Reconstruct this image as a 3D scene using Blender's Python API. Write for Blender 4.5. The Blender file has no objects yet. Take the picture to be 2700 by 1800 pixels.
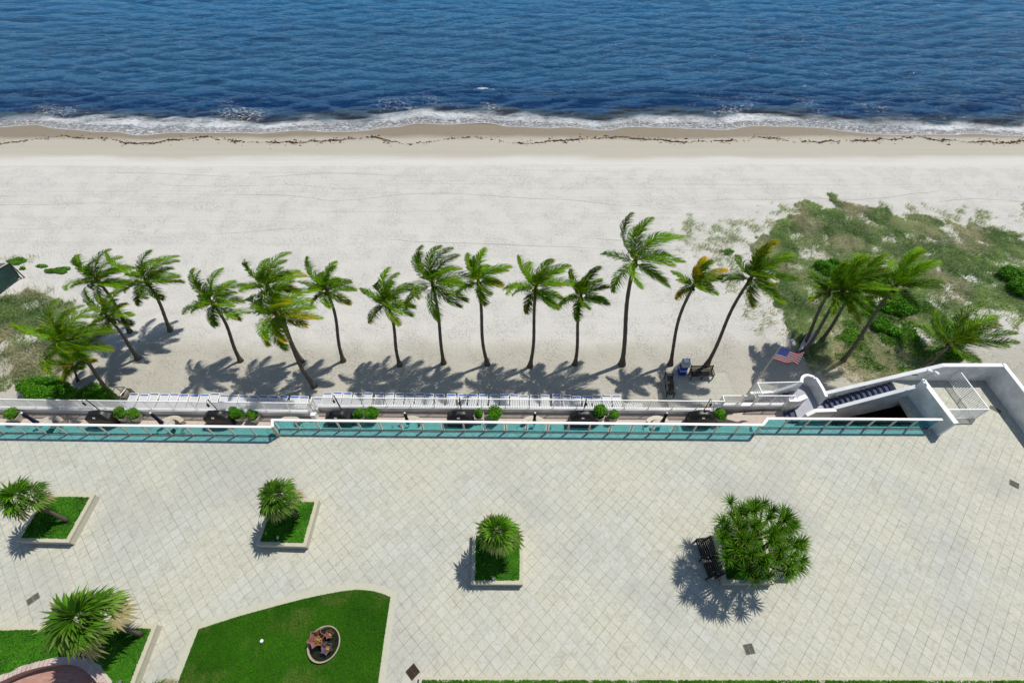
import bpy, bmesh, math, random
import numpy as np
from mathutils import Vector, Matrix
random.seed(7); RNG = np.random.default_rng(7)
R = math.radians
scene = bpy.context.scene
COL = scene.collection

# ---------------------------------------------------------------- camera
H = 25.0                      # camera height above the plaza (z = 0)
FPX, NAD = 1275.0, 1020.0     # focal length and nadir offset, in pixels of the 2700 px wide photo
TH = math.atan(FPX / NAD)     # pitch below the horizon
SN, CS = math.sin(TH), math.cos(TH)
cam_d = bpy.data.cameras.new('camera'); cam = bpy.data.objects.new('camera', cam_d); COL.objects.link(cam)
cam.location = (0, 0, H); cam.rotation_euler = (math.pi / 2 - TH, 0, 0)
cam_d.sensor_width = 36; cam_d.lens = FPX / 2700 * 36; cam_d.clip_start = .1; cam_d.clip_end = 9000
scene.camera = cam

# ---------------------------------------------------------------- world, sun, exposure
SX, SY = .41, .34             # direction of the sun per metre of height
sdir = Vector((SX, SY, 1)).normalized()
w = bpy.data.worlds.new('World'); scene.world = w; w.use_nodes = True
nt = w.node_tree; nt.nodes.clear()
sky = nt.nodes.new('ShaderNodeTexSky'); sky.sky_type = 'NISHITA'; sky.sun_disc = False
sky.sun_elevation = math.asin(sdir.z); sky.sun_rotation = math.atan2(SX, SY)
sky.air_density = 1.0; sky.dust_density = .6; sky.ozone_density = 1.5
bg = nt.nodes.new('ShaderNodeBackground'); bg.inputs[1].default_value = .095
out = nt.nodes.new('ShaderNodeOutputWorld')
nt.links.new(sky.outputs[0], bg.inputs[0]); nt.links.new(bg.outputs[0], out.inputs[0])
sd = bpy.data.lights.new('sun', 'SUN'); sd.energy = 4.35; sd.angle = R(.6); sd.color = (1, .955, .865)
so = bpy.data.objects.new('sun', sd); COL.objects.link(so)
so.rotation_euler = (-sdir).to_track_quat('-Z', 'Y').to_euler(); so.location = (30, 30, 60)
scene.view_settings.view_transform = 'Standard'; scene.view_settings.look = 'None'
scene.view_settings.exposure = 0.0; scene.view_settings.gamma = 1
scene.render.engine = 'CYCLES'
scene.cycles.max_bounces = 8; scene.cycles.transparent_max_bounces = 12

# ---------------------------------------------------------------- levels (m)
TERR, SAND, SEA = -2.75, -4.0, -5.0

def G(px, py, z=0.0):
    """where the line of sight through a photo pixel meets height z"""
    D = FPX * SN + (py - 900) * CS; Z = H - z
    return ((px - 1350) / D * Z, (FPX * CS - (py - 900) * SN) / D * Z)
def G3(px, py, z=0.0):
    a = G(px, py, z); return Vector((a[0], a[1], z))
def proj(x, y, z):
    """numpy: ground point to photo pixel"""
    zz = H - z
    u = y / zz
    yy = 900 + (FPX * CS - u * FPX * SN) / (SN + u * CS)
    D = FPX * SN + (yy - 900) * CS
    return 1350 + x / zz * D, yy

# ---------------------------------------------------------------- noise
_perm = np.random.default_rng(3).permutation(512)
def vnoise(x, y, seed=0):
    x = np.asarray(x, float) + seed * 17.13; y = np.asarray(y, float) - seed * 9.7
    xi = np.floor(x).astype(int); yi = np.floor(y).astype(int); xf = x - xi; yf = y - yi
    u = xf * xf * xf * (xf * (xf * 6 - 15) + 10); v = yf * yf * yf * (yf * (yf * 6 - 15) + 10)
    h = lambda a, b: _perm[(_perm[a & 511] + b) & 511] / 511.0
    return (h(xi, yi) * (1 - u) + h(xi + 1, yi) * u) * (1 - v) + (h(xi, yi + 1) * (1 - u) + h(xi + 1, yi + 1) * u) * v
def fbm(x, y, o=4, seed=0):
    s = 0; a = .5; t = 0
    for i in range(o):
        s = s + a * vnoise(x * 2 ** i, y * 2 ** i, seed + i * 3); t += a; a *= .5
    return s / t
def inpoly(x, y, poly):
    r = np.zeros(np.shape(x), bool); n = len(poly)
    for i in range(n):
        x1, y1 = poly[i]; x2, y2 = poly[(i + 1) % n]
        c = ((y1 > y) != (y2 > y)) & (x < (x2 - x1) * (y - y1) / (y2 - y1 + 1e-12) + x1)
        r ^= c
    return r

# ---------------------------------------------------------------- materials
def lin(c):
    return tuple(((v / 255) / 12.92 if v / 255 < .04045 else ((v / 255 + .055) / 1.055) ** 2.4) for v in c)
def A(r, g, b, k=.72):
    return tuple(v * k for v in lin((r, g, b))) + (1,)
class NT:
    def __init__(s, name):
        s.m = bpy.data.materials.new(name); s.m.use_nodes = True; s.t = s.m.node_tree; s.t.nodes.clear()
        s.out = s.n('OutputMaterial')
    def n(s, typ, **k):
        nd = s.t.nodes.new('ShaderNode' + typ)
        for a, b in k.items(): setattr(nd, a, b)
        return nd
    def put(s, sock, v):
        if isinstance(v, bpy.types.NodeSocket): s.t.links.new(v, sock)
        else: sock.default_value = v
    def math(s, op, a, b=0.0, c=0.0, clamp=False):
        nd = s.n('Math', operation=op, use_clamp=clamp)
        for i, v in enumerate((a, b, c)): s.put(nd.inputs[i], v)
        return nd.outputs[0]
    def mix(s, f, a, b, mode='MIX'):
        nd = s.n('Mix', data_type='RGBA', blend_type=mode)
        s.put(nd.inputs[0], f); s.put(nd.inputs[6], a); s.put(nd.inputs[7], b)
        return nd.outputs[2]
    def noise(s, vec, scale, detail=3, rough=.55, dist=0.0):
        nd = s.n('TexNoise'); s.put(nd.inputs['Vector'], vec); nd.inputs['Scale'].default_value = scale
        nd.inputs['Detail'].default_value = detail; nd.inputs['Roughness'].default_value = rough
        nd.inputs['Distortion'].default_value = dist
        return nd.outputs[0]
    def ramp(s, f, stops, interp='LINEAR'):
        nd = s.n('ValToRGB'); s.put(nd.inputs[0], f); cr = nd.color_ramp; cr.interpolation = interp
        while len(cr.elements) < len(stops): cr.elements.new(.5)
        for e, (p, c) in zip(cr.elements, stops):
            e.position = p; e.color = c if hasattr(c, '__len__') else (c, c, c, 1)
        return nd.outputs[0]
    def mr(s, v, a, b, c=0.0, d=1.0):
        nd = s.n('MapRange'); nd.interpolation_type = 'SMOOTHSTEP'
        for i, q in enumerate((v, a, b, c, d)): s.put(nd.inputs[i], q)
        return nd.outputs[0]
    def coord(s, which='Object', scale=(1, 1, 1), rot=0.0):
        tc = s.n('TexCoord'); mp = s.n('Mapping'); mp.inputs['Scale'].default_value = scale
        mp.inputs['Rotation'].default_value = (0, 0, rot)
        s.t.links.new(tc.outputs[which], mp.inputs[0]); return mp.outputs[0]
    def bump(s, h, strength, dist, normal=None):
        nd = s.n('Bump'); s.put(nd.inputs['Height'], h); nd.inputs['Strength'].default_value = strength
        nd.inputs['Distance'].default_value = dist
        if normal is not None: s.put(nd.inputs['Normal'], normal)
        return nd.outputs[0]
    def principled(s, color, rough=.6, spec=.3, metal=0.0, normal=None):
        p = s.n('BsdfPrincipled'); s.put(p.inputs['Base Color'], color); s.put(p.inputs['Roughness'], rough)
        s.put(p.inputs['Specular IOR Level'], spec); s.put(p.inputs['Metallic'], metal)
        if normal is not None: s.put(p.inputs['Normal'], normal)
        return p
    def done(s, sh):
        s.t.links.new(sh.outputs[0] if isinstance(sh, bpy.types.Node) else sh, s.out.inputs[0]); return s.m

def simple(name, col, rough=.6, var=.12, scale=3.0, spec=.3, metal=0.0, bump=0.0, bscale=30.0):
    t = NT(name); co = t.coord()
    n = t.noise(co, scale, 4)
    k = t.mr(n, .3, .7, 1 - var, 1 + var * .6)
    c = t.mix(1.0, col, t.n('CombineColor').outputs[0], 'MULTIPLY')
    cc = c.node.inputs[7].links[0].from_node
    for i in range(3): t.put(cc.inputs[i], k)
    nm = t.bump(t.noise(co, bscale, 3), bump, .02) if bump else None
    return t.done(t.principled(c, rough, spec, metal, nm))

M = {}
M['white'] = simple('white_paint', A(246, 247, 247, .9), .45, .08, 1.2)
M['stucco'] = simple('painted_stucco', A(236, 236, 234, .86), .8, .20, 1.3, bump=.15, bscale=60)
M['concrete'] = simple('concrete', A(176, 172, 160), .85, .22, 2, bump=.2)
M['pot'] = simple('cast_stone', A(205, 202, 190), .85, .2, 4, bump=.2)
M['steel'] = simple('brushed_metal', (.45, .44, .42, 1), .4, .1, 5, metal=.8)
M['aluminium'] = simple('painted_aluminium', A(225, 218, 205), .4, .1, 3)
M['darkmetal'] = simple('dark_metal', (.02, .021, .02, 1), .5, .2, 6)
M['channel'] = simple('bronze_channel', (.05, .048, .045, 1), .5, .2, 6)
M['cover'] = simple('black_vinyl', (.012, .012, .013, 1), .42, .3, 4, spec=.4, bump=.5, bscale=9)
M['benchwood'] = simple('dark_slats', (.035, .028, .022, 1), .5, .35, 7)
M['cream'] = simple('cream_resin', A(212, 203, 186), .5, .1, 3)
M['navy'] = simple('navy_canvas', (.01, .014, .05, 1), .8, .3, 8)
M['blackcloth'] = simple('black_canvas', (.012, .012, .016, 1), .8, .3, 8)
M['blue'] = simple('blue_fabric', lin((20, 60, 150)) + (1,), .7, .1, 8)
M['stripe'] = simple('blue_strap', A(75, 112, 195), .6, .1, 8)
M['strap'] = simple('white_strap', A(236, 238, 242), .5, .05, 8)
M['tarp'] = simple('green_tarp', (.018, .05, .042, 1), .6, .3, 1.2, bump=.5, bscale=3)
M['soil'] = simple('soil', (.035, .026, .018, 1), .95, .3, 8)
M['bark'] = None
M['rust'] = simple('rusty_iron', (.06, .035, .022, 1), .8, .4, 12)
M['grate'] = simple('grey_grate', (.16, .16, .13, 1), .7, .3, 12)
M['void'] = simple('drain_void', (.015, .015, .013, 1), .9, .2, 5)
M['mat'] = simple('red_tiles', (.22, .09, .07, 1), .8, .3, 9)
M['gold'] = simple('yellow_leaves', (.35, .22, .02, 1), .6, .4, 12)
M['pinkpot'] = simple('pink_glaze', (.30, .13, .12, 1), .5, .3, 5)
M['mauvepot'] = simple('mauve_glaze', (.17, .11, .17, 1), .5, .3, 5)
M['pondwater'] = simple('pond_water', (.014, .018, .004, 1), .12, .5, 9, spec=.5)
M['lens'] = simple('lamp_lens', A(200, 205, 210), .2, .1, 3)
M['postwood'] = simple('dark_wood_post', (.05, .035, .025, 1), .8, .3, 9)

def bark():
    t = NT('palm_bark'); co = t.coord()
    sp = t.n('SeparateXYZ'); t.put(sp.inputs[0], co)
    z = t.math('ADD', t.math('MULTIPLY', sp.outputs[2], 11.0), t.math('MULTIPLY', t.noise(co, 3), 1.2))
    ring = t.math('FRACT', z)
    n = t.noise(co, 14, 4)
    c = t.mix(n, (.065, .054, .04, 1), (.17, .145, .115, 1))
    c = t.mix(t.mr(ring, .0, .18, .75, 0.0), c, (.03, .025, .02, 1))
    return t.done(t.principled(c, .9, .1, 0, t.bump(ring, .5, .03)))
M['bark'] = bark()

def leafmat(name, dark, light, tipcol=None, rough=.45, trans=.35, attr=False):
    """green blades; vertex attribute 'tint' (0-1) turns a blade towards tipcol, 'shade' varies the green"""
    t = NT(name)
    at = t.n('Attribute', attribute_name='shade'); at2 = t.n('Attribute', attribute_name='tint')
    c = t.mix(at.outputs['Fac'], dark, light)
    if tipcol: c = t.mix(at2.outputs['Fac'], c, tipcol)
    p = t.principled(c, rough, .08)
    tr = t.n('BsdfTranslucent'); t.put(tr.inputs[0], c)
    mx = t.n('MixShader'); mx.inputs[0].default_value = trans
    t.t.links.new(p.outputs[0], mx.inputs[1]); t.t.links.new(tr.outputs[0], mx.inputs[2])
    return t.done(mx)
M['frond'] = leafmat('palm_frond', (.012, .075, .002, 1), (.15, .35, .004, 1), (.62, .36, .01, 1), .5, .3)
M['rachis'] = simple('frond_stem', (.22, .22, .05, 1), .6, .2, 5)
M['fan'] = leafmat('fan_palm_leaf', (.010, .062, .002, 1), (.12, .31, .008, 1), (.40, .33, .17, 1))
M['strapleaf'] = leafmat('strap_leaf', (.008, .055, .002, 1), (.13, .31, .010, 1), (.35, .36, .05, 1), .4)
M['grass'] = leafmat('dune_grass', (.10, .21, .055, 1), (.42, .56, .20, 1), (.62, .56, .38, 1), .7, .4)
M['vine'] = leafmat('creeping_leaves', (.04, .15, .008, 1), (.16, .38, .03, 1), (.25, .30, .10, 1), .5, .3)
M['hedge'] = leafmat('glossy_leaves', (.02, .12, .004, 1), (.12, .36, .012, 1), (.25, .30, .10, 1), .4, .3)
M['cover_plant'] = leafmat('ground_cover_leaves', (.015, .085, .003, 1), (.075, .27, .012, 1), (.2, .25, .08, 1), .45, .25)
M['twig'] = simple('woody_stem', (.07, .05, .03, 1), .9, .2, 9)
M['weed'] = leafmat('seaweed', (.035, .02, .01, 1), (.11, .06, .03, 1), None, .8, .1)

def plaza_mat():
    t = NT('diagonal_stone_tiles')
    T = .452
    co = t.coord('Object', (1 / T, 1 / T, 1), R(45))
    wob = t.noise(co, .8, 2)
    sp = t.n('SeparateXYZ'); t.put(sp.inputs[0], co)
    fx = t.math('FRACT', sp.outputs[0]); fy = t.math('FRACT', sp.outputs[1])
    ax = t.math('ABSOLUTE', t.math('SUBTRACT', fx, .5)); ay = t.math('ABSOLUTE', t.math('SUBTRACT', fy, .5))
    edge = t.math('MAXIMUM', ax, ay)
    line = t.mr(edge, .474, .491)
    fl = t.n('VectorMath', operation='FLOOR'); t.put(fl.inputs[0], co)
    wn = t.n('TexWhiteNoise', noise_dimensions='2D'); t.put(wn.inputs['Vector'], fl.outputs[0])
    raw = t.coord('Object')
    big = t.noise(raw, .22, 4); mid = t.noise(raw, 2.6, 6, .7, .6); fine = t.noise(raw, 15, 5, .7)
    # each slab shifts the veining so it breaks at the joints
    off = t.n('VectorMath', operation='MULTIPLY_ADD'); t.put(off.inputs[0], wn.outputs[1]); off.inputs[1].default_value = (9, 9, 9); t.put(off.inputs[2], raw)
    vein = t.noise(off.outputs[0], 4.5, 6, .72, 1.2)
    c = t.mix(wn.outputs[0], A(203, 204, 191), A(213, 214, 205))
    c = t.mix(t.mr(big, .35, .6, 0, .55), c, A(219, 216, 194))
    c = t.mix(t.mr(t.noise(raw, .16, 5, .6), .48, .66, 0, .6), c, A(190, 190, 184))
    c = t.mix(t.mr(vein, .45, .72, 0, .5), c, A(158, 155, 138))
    c = t.mix(t.mr(mid, .52, .72, 0, .55), c, A(174, 169, 150))
    c = t.mix(t.mr(t.noise(t.coord('Object', (.5, 1.4, 1), R(30)), .9, 6, .75, 1.5), .56, .7, 0, .4), c, A(168, 164, 148))
    c = t.mix(t.mr(fine, .5, .8, 0, .35), c, A(232, 232, 224))
    grey = t.mix(t.mr(t.noise(raw, .5, 3), .35, .65), A(164, 160, 143), A(124, 120, 104))
    c = t.mix(t.math('MULTIPLY', line, t.mr(t.noise(raw, 1.4, 3), .3, .6, .45, 1.0)), c, grey)
    nm = t.bump(t.math('SUBTRACT', t.math('MULTIPLY', fine, .25), line), .35, .008)
    return t.done(t.principled(c, .75, .25, 0, nm))
M['plaza'] = plaza_mat()

def brick_mat(name, c1, c2, mortar, bw, bh, rot=0.0, coordname='Object'):
    t = NT(name); co = t.coord(coordname, (1, 1, 1), rot)
    b = t.n('TexBrick'); t.put(b.inputs['Vector'], co)
    b.inputs['Color1'].default_value = c1; b.inputs['Color2'].default_value = c2; b.inputs['Mortar'].default_value = mortar
    b.inputs['Scale'].default_value = 1; b.inputs['Mortar Size'].default_value = .007
    b.inputs['Brick Width'].default_value = bw; b.inputs['Row Height'].default_value = bh
    n = t.noise(co, .7, 4); n2 = t.noise(co, 12, 3)
    c = t.mix(t.mr(n, .3, .7, 0, .35), b.outputs[0], c2)
    c = t.mix(t.mr(n2, .5, .8, 0, .35), c, mortar)
    return t.done(t.principled(c, .85, .2, 0, t.bump(n2, .2, .01)))
M['terrace'] = brick_mat('terrace_bricks', A(222, 211, 197), A(212, 194, 182), A(176, 166, 152), .2, .1)
M['pad'] = brick_mat('grey_pavers', A(206, 204, 190), A(196, 194, 182), A(130, 128, 116), .62, .46)
M['curbstone'] = brick_mat('curb_stones', A(214, 212, 194), A(200, 197, 178), A(150, 146, 128), .34, 3.0)
M['alcove'] = brick_mat('alcove_bricks', A(205, 165, 150), A(188, 140, 126), A(165, 140, 125), .22, .11)

def stone_mat():
    t = NT('planter_stone'); co = t.coord()
    n = t.noise(co, 2.5, 5, .7); v = t.noise(co, 22, 3, .8)
    c = t.mix(n, A(196, 190, 164), A(222, 218, 198))
    c = t.mix(t.mr(v, .62, .72, 0, .6), c, A(120, 110, 85))
    geo = t.n('NewGeometry'); sp = t.n('SeparateXYZ'); t.put(sp.inputs[0], co)
    s = t.math('ADD', sp.outputs[0], sp.outputs[1])
    ln = t.mr(t.math('FRACT', t.math('MULTIPLY', s, 1.9)), .0, .03, .6, 0)
    c = t.mix(ln, c, A(140, 134, 112))
    return t.done(t.principled(c, .85, .2, 0, t.bump(v, .2, .01)))
M['stone'] = stone_mat()

def glass_mat():
    t = NT('teal_glass')
    tr = t.n('BsdfTransparent'); tr.inputs[0].default_value = (.46, .84, .90, 1)
    gl = t.n('BsdfGlossy'); gl.inputs['Roughness'].default_value = .03; gl.inputs[0].default_value = (.8, 1, 1, 1)
    lw = t.n('LayerWeight'); lw.inputs[0].default_value = .5
    mx = t.n('MixShader'); t.put(mx.inputs[0], t.math('ADD', .03, t.math('MULTIPLY', t.math('POWER', lw.outputs['Facing'], 4.0), .22)))
    t.t.links.new(tr.outputs[0], mx.inputs[1]); t.t.links.new(gl.outputs[0], mx.inputs[2])
    return t.done(mx)
M['glass'] = glass_mat()

def lawn_mat():
    t = NT('lawn_soil'); co = t.coord()
    c = t.mix(t.noise(co, 2, 5), (.02, .07, .008, 1), (.05, .13, .015, 1))
    return t.done(t.principled(c, .9, .1, 0, t.bump(t.noise(co, 60, 3), .8, .02)))
M['lawnbase'] = lawn_mat()

# ---------------------------------------------------------------- mesh builder
class MB:
    def __init__(s): s.v = []; s.f = []; s.m = []; s.cur = 0
    def add(s, vs, fs):
        b = len(s.v); s.v += [tuple(p) for p in vs]; s.f += [tuple(i + b for i in f) for f in fs]; s.m += [s.cur] * len(fs); return s
    def box(s, c, d, rz=0.0, mat=None):
        x, y, z = d[0] / 2, d[1] / 2, d[2] / 2
        vs = [Vector(p) for p in ((-x, -y, -z), (x, -y, -z), (x, y, -z), (-x, y, -z), (-x, -y, z), (x, -y, z), (x, y, z), (-x, y, z))]
        T = Matrix.Translation(c) @ (mat if mat is not None else Matrix.Rotation(rz, 4, 'Z'))
        return s.add([T @ p for p in vs], [(0, 3, 2, 1), (4, 5, 6, 7), (0, 1, 5, 4), (1, 2, 6, 5), (2, 3, 7, 6), (3, 0, 4, 7)])
    def bar(s, a, b, wd, ht=None):
        """rectangular bar between two points"""
        a = Vector(a); b = Vector(b); d = b - a; L = d.length
        if L < 1e-6: return s
        ht = ht or wd
        x = d / L; up = Vector((0, 0, 1)) if abs(x.z) < .95 else Vector((0, 1, 0))
        y = up.cross(x).normalized(); z = x.cross(y)
        mt = Matrix((x, y, z)).transposed().to_4x4()
        return s.box((a + b) / 2, (L, wd, ht), mat=mt)
    def prism(s, poly, z0, z1):
        n = len(poly); a = sum(poly[i][0] * poly[(i + 1) % n][1] - poly[(i + 1) % n][0] * poly[i][1] for i in range(n))
        if a < 0: poly = poly[::-1]
        z0s = z0 if hasattr(z0, '__len__') else [z0] * n; z1s = z1 if hasattr(z1, '__len__') else [z1] * n
        if a < 0: z0s = z0s[::-1]; z1s = z1s[::-1]
        vs = [(p[0], p[1], q) for p, q in zip(poly, z0s)] + [(p[0], p[1], q) for p, q in zip(poly, z1s)]
        fs = [tuple(range(n))[::-1], tuple(range(n, 2 * n))] + [(i, (i + 1) % n, n + (i + 1) % n, n + i) for i in range(n)]
        return s.add(vs, fs)
    def tube(s, pts, rad, n=8, cap=True):
        pts = [Vector(p) for p in pts]; rad = rad if hasattr(rad, '__len__') else [rad] * len(pts)
        vs = []; N = len(pts)
        ref = Vector((0, 1, 0)) if abs((pts[-1] - pts[0]).normalized().y) < .9 else Vector((1, 0, 0))
        for i, p in enumerate(pts):
            d = (pts[min(i + 1, N - 1)] - pts[max(i - 1, 0)]).normalized()
            x = ref.cross(d).normalized(); y = d.cross(x)
            for k in range(n):
                a = 2 * math.pi * k / n; vs.append(p + (x * math.cos(a) + y * math.sin(a)) * rad[i])
        fs = [(i * n + k, i * n + (k + 1) % n, (i + 1) * n + (k + 1) % n, (i + 1) * n + k) for i in range(N - 1) for k in range(n)]
        if cap: fs += [tuple(range(n))[::-1], tuple(range((N - 1) * n, N * n))]
        return s.add(vs, fs)
    def lathe(s, c, prof, n=20, phase=0.0, rmul=None):
        vs = []; N = len(prof)
        for r, z in prof:
            for k in range(n):
                a = 2 * math.pi * k / n + phase; q = r * (rmul(k) if rmul else 1)
                vs.append((c[0] + q * math.cos(a), c[1] + q * math.sin(a), c[2] + z))
        fs = [(i * n + k, i * n + (k + 1) % n, (i + 1) * n + (k + 1) % n, (i + 1) * n + k) for i in range(N - 1) for k in range(n)]
        fs += [tuple(range(n))[::-1], tuple(range((N - 1) * n, N * n))]
        return s.add(vs, fs)
    def build(s, name, mat, parent=None, world=True, smooth=False, bevel=0.0):
        off = Vector(parent['_loc']) if (parent is not None and world and '_loc' in parent) else Vector((0, 0, 0))
        me = bpy.data.meshes.new(name); me.from_pydata([tuple(Vector(p) - off) for p in s.v], [], s.f)
        for mm in (mat if isinstance(mat, (list, tuple)) else [mat]): me.materials.append(mm)
        if any(s.m): me.polygons.foreach_set('material_index', s.m)
        if smooth: me.polygons.foreach_set('use_smooth', [True] * len(me.polygons))
        me.update()
        o = bpy.data.objects.new(name, me); COL.objects.link(o)
        if parent is not None: o.parent = parent; o['_loc'] = tuple(off)
        if bevel:
            b = o.modifiers.new('bevel', 'BEVEL'); b.width = bevel; b.segments = 2; b.limit_method = 'ANGLE'
        return o

def npmesh(name, V, F, mat, parent=None, attrs=None, smooth=False):
    V = np.asarray(V, np.float32)
    if parent is not None and '_loc' in parent: V = V - np.array(parent['_loc'], np.float32)
    F = np.asarray(F, np.int32); k = F.shape[1]
    me = bpy.data.meshes.new(name)
    me.vertices.add(len(V)); me.vertices.foreach_set('co', V.ravel())
    me.loops.add(F.size); me.loops.foreach_set('vertex_index', F.ravel())
    me.polygons.add(len(F)); me.polygons.foreach_set('loop_start', np.arange(0, F.size, k, dtype=np.int32))
    me.update(calc_edges=True)
    if smooth: me.polygons.foreach_set('use_smooth', np.ones(len(F), bool))
    for a, val in (attrs or {}).items():
        at = me.attributes.new(a, 'FLOAT', 'POINT'); at.data.foreach_set('value', np.asarray(val, np.float32))
    me.materials.append(mat)
    o = bpy.data.objects.new(name, me); COL.objects.link(o)
    if parent is not None: o.parent = parent
    return o

def tag(o, label=None, cat=None, group=None, kind=None):
    if label: o['label'] = label
    if cat: o['category'] = cat
    if group: o['group'] = group
    if kind: o['kind'] = kind
    return o
def thing(name, label, cat, loc=(0, 0, 0), group=None, rz=0.0, scale=1.0):
    o = bpy.data.objects.new(name, None); COL.objects.link(o); o.location = loc; o.rotation_euler = (0, 0, rz)
    o.empty_display_size = .2; o['_loc'] = tuple(loc)
    return tag(o, label, cat, group)
def copy_tree(o, parent=None, top=True):
    c = o.copy(); COL.objects.link(c); c.parent = parent
    for ch in list(o.children): copy_tree(ch, c, False)
    return c

# ================================================================ SETTING
def sand_z(x, y):
    t = np.clip((y - 45.5) / 12.0, 0, 3)
    z = SAND - .95 * t
    bump = (fbm(x * .22, y * .22, 3, 5) - .5) * .22 + (fbm(x * .9, y * .9, 3, 9) - .5) * .07
    fade = np.clip((y - 17.6) / 2, 0, 1) * np.clip((49 - y) / 8, .05, 1)
    # low dune under the planting on the right
    dune = np.clip((x - 13) / 8, 0, 1) * np.clip((y - 18) / 5, 0, 1) * np.clip((37 - y) / 8, 0, 1) * .35
    dune = dune + np.clip((-22 - x) / 6, 0, 1) * np.clip((y - 18) / 4, 0, 1) * np.clip((33 - y) / 8, 0, 1) * .25
    return z + bump * fade + dune

def grid(xs, ys):
    X, Y = np.meshgrid(xs, ys); nx, ny = len(xs), len(ys)
    i = np.arange(ny - 1)[:, None] * nx + np.arange(nx - 1)[None, :]
    F = np.stack([i, i + 1, i + 1 + nx, i + nx], -1).reshape(-1, 4)
    return X, Y, F

# --- beach
def side(a, b, first, n):
    s = first * (1.12 ** np.arange(n)).cumsum(); return s
ex = np.concatenate([[-900, -400, -200, -120, -85], np.arange(-66, 66.01, .3), [85, 120, 200, 400, 900]])
ey = np.concatenate([[-400, -60, 5, 13.6], np.arange(14, 63, .3), [64, 70]])
X, Y, F = grid(ex, ey); Z = sand_z(X, Y)
def sand_mat():
    t = NT('beach_sand'); co = t.coord()
    sp = t.n('SeparateXYZ'); t.put(sp.inputs[0], co); y = sp.outputs[1]
    n1 = t.noise(co, .35, 4); n2 = t.noise(co, 3, 5, .65); n3 = t.noise(co, 16, 4, .7)
    st = t.coord('Object', (.035, 1.6, 1)); streak = t.noise(st, 1.0, 5, .7)
    yy = t.math('ADD', y, t.math('MULTIPLY', t.noise(t.coord('Object', (.10, .3, 1)), 1, 5), 3.2))
    white = t.mix(n2, A(216, 213, 205), A(230, 228, 222))
    white = t.mix(t.mr(streak, .45, .75, 0, .4), white, A(205, 204, 198))
    rk = t.noise(t.coord('Object', (.018, 5.5, 1)), 1.0, 4, .7)
    white = t.mix(t.math('MULTIPLY', t.mr(rk, .52, .66, 0, .5), t.mr(y, 33, 40)), white, A(196, 195, 189))
    warm = t.mix(n2, A(190, 185, 171), A(206, 202, 190))
    wet = t.mix(streak, A(184, 178, 163), A(204, 198, 184))
    vwet = t.mix(n2, A(140, 126, 104), A(166, 152, 130))
    yw = t.math('ADD', y, t.math('MULTIPLY', n1, 3.0))
    c = t.mix(t.mr(yw, 23.2, 25.6), warm, white)
    c = t.mix(t.mr(yy, 50.4, 52.4), c, wet)
    c = t.mix(t.mr(yy, 55.6, 57.2), c, vwet)
    # footprints: small dark hollows
    def prints(scale, rot, sx, thr):
        v = t.n('TexVoronoi'); t.put(v.inputs['Vector'], t.coord('Object', (scale * sx, scale, 1), R(rot)))
        v.inputs['Randomness'].default_value = 1; return t.mr(v.outputs['Distance'], thr * .45, thr, 1, 0)
    p = t.math('MAXIMUM', prints(1.9, 20, .55, .32), prints(2.9, -55, .6, .3))
    p = t.math('MULTIPLY', p, t.mr(t.noise(co, .55, 3), .4, .6))
    p = t.math('MULTIPLY', p, t.mr(yy, 48.5, 50, 1, 0))
    # vehicle tracks: long, gently bending grooves parallel to the sea, and a few running towards it
    wv = t.math('ADD', y, t.math('MULTIPLY', t.noise(t.coord('Object', (.03, .05, 1)), 1, 2), 9.0))
    tr = t.math('ABSOLUTE', t.math('SUBTRACT', t.math('FRACT', t.math('MULTIPLY', wv, .55)), .5))
    tr = t.math('MULTIPLY', t.mr(tr, .0, .06, 1, 0), t.mr(t.noise(t.coord('Object', (.02, .3, 1)), 1, 3), .5, .62))
    tr = t.math('MULTIPLY', tr, t.mr(yy, 33, 37))
    tr = t.math('MULTIPLY', tr, t.mr(yy, 48.5, 50, 1, 0))
    c = t.mix(t.math('MULTIPLY', p, .16), c, A(150, 145, 135))
    c = t.mix(t.math('MULTIPLY', tr, .35), c, A(165, 162, 154))
    n4 = t.noise(co, 5.5, 4, .65)
    hgt = t.math('ADD', t.math('MULTIPLY', n2, .45), t.math('ADD', t.math('MULTIPLY', n3, .45), t.math('ADD', t.math('MULTIPLY', p, -.7), t.math('MULTIPLY', tr, -.8))))
    hgt = t.math('ADD', hgt, t.math('MULTIPLY', n4, 1.0))
    hgt = t.math('MULTIPLY', hgt, t.mr(yy, 48.5, 50.5, 1.0, .12))
    nm = t.bump(hgt, .8, .075)
    rough = t.mr(yy, 55.5, 57, .9, .35)
    return t.done(t.principled(c, rough, .25, 0, nm))
beach = npmesh('beach_sand', np.stack([X, Y, Z], -1).reshape(-1, 3), F, sand_mat(), smooth=True)
tag(beach, 'pale sand beach, damp and tan towards the sea', kind='structure')

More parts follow.
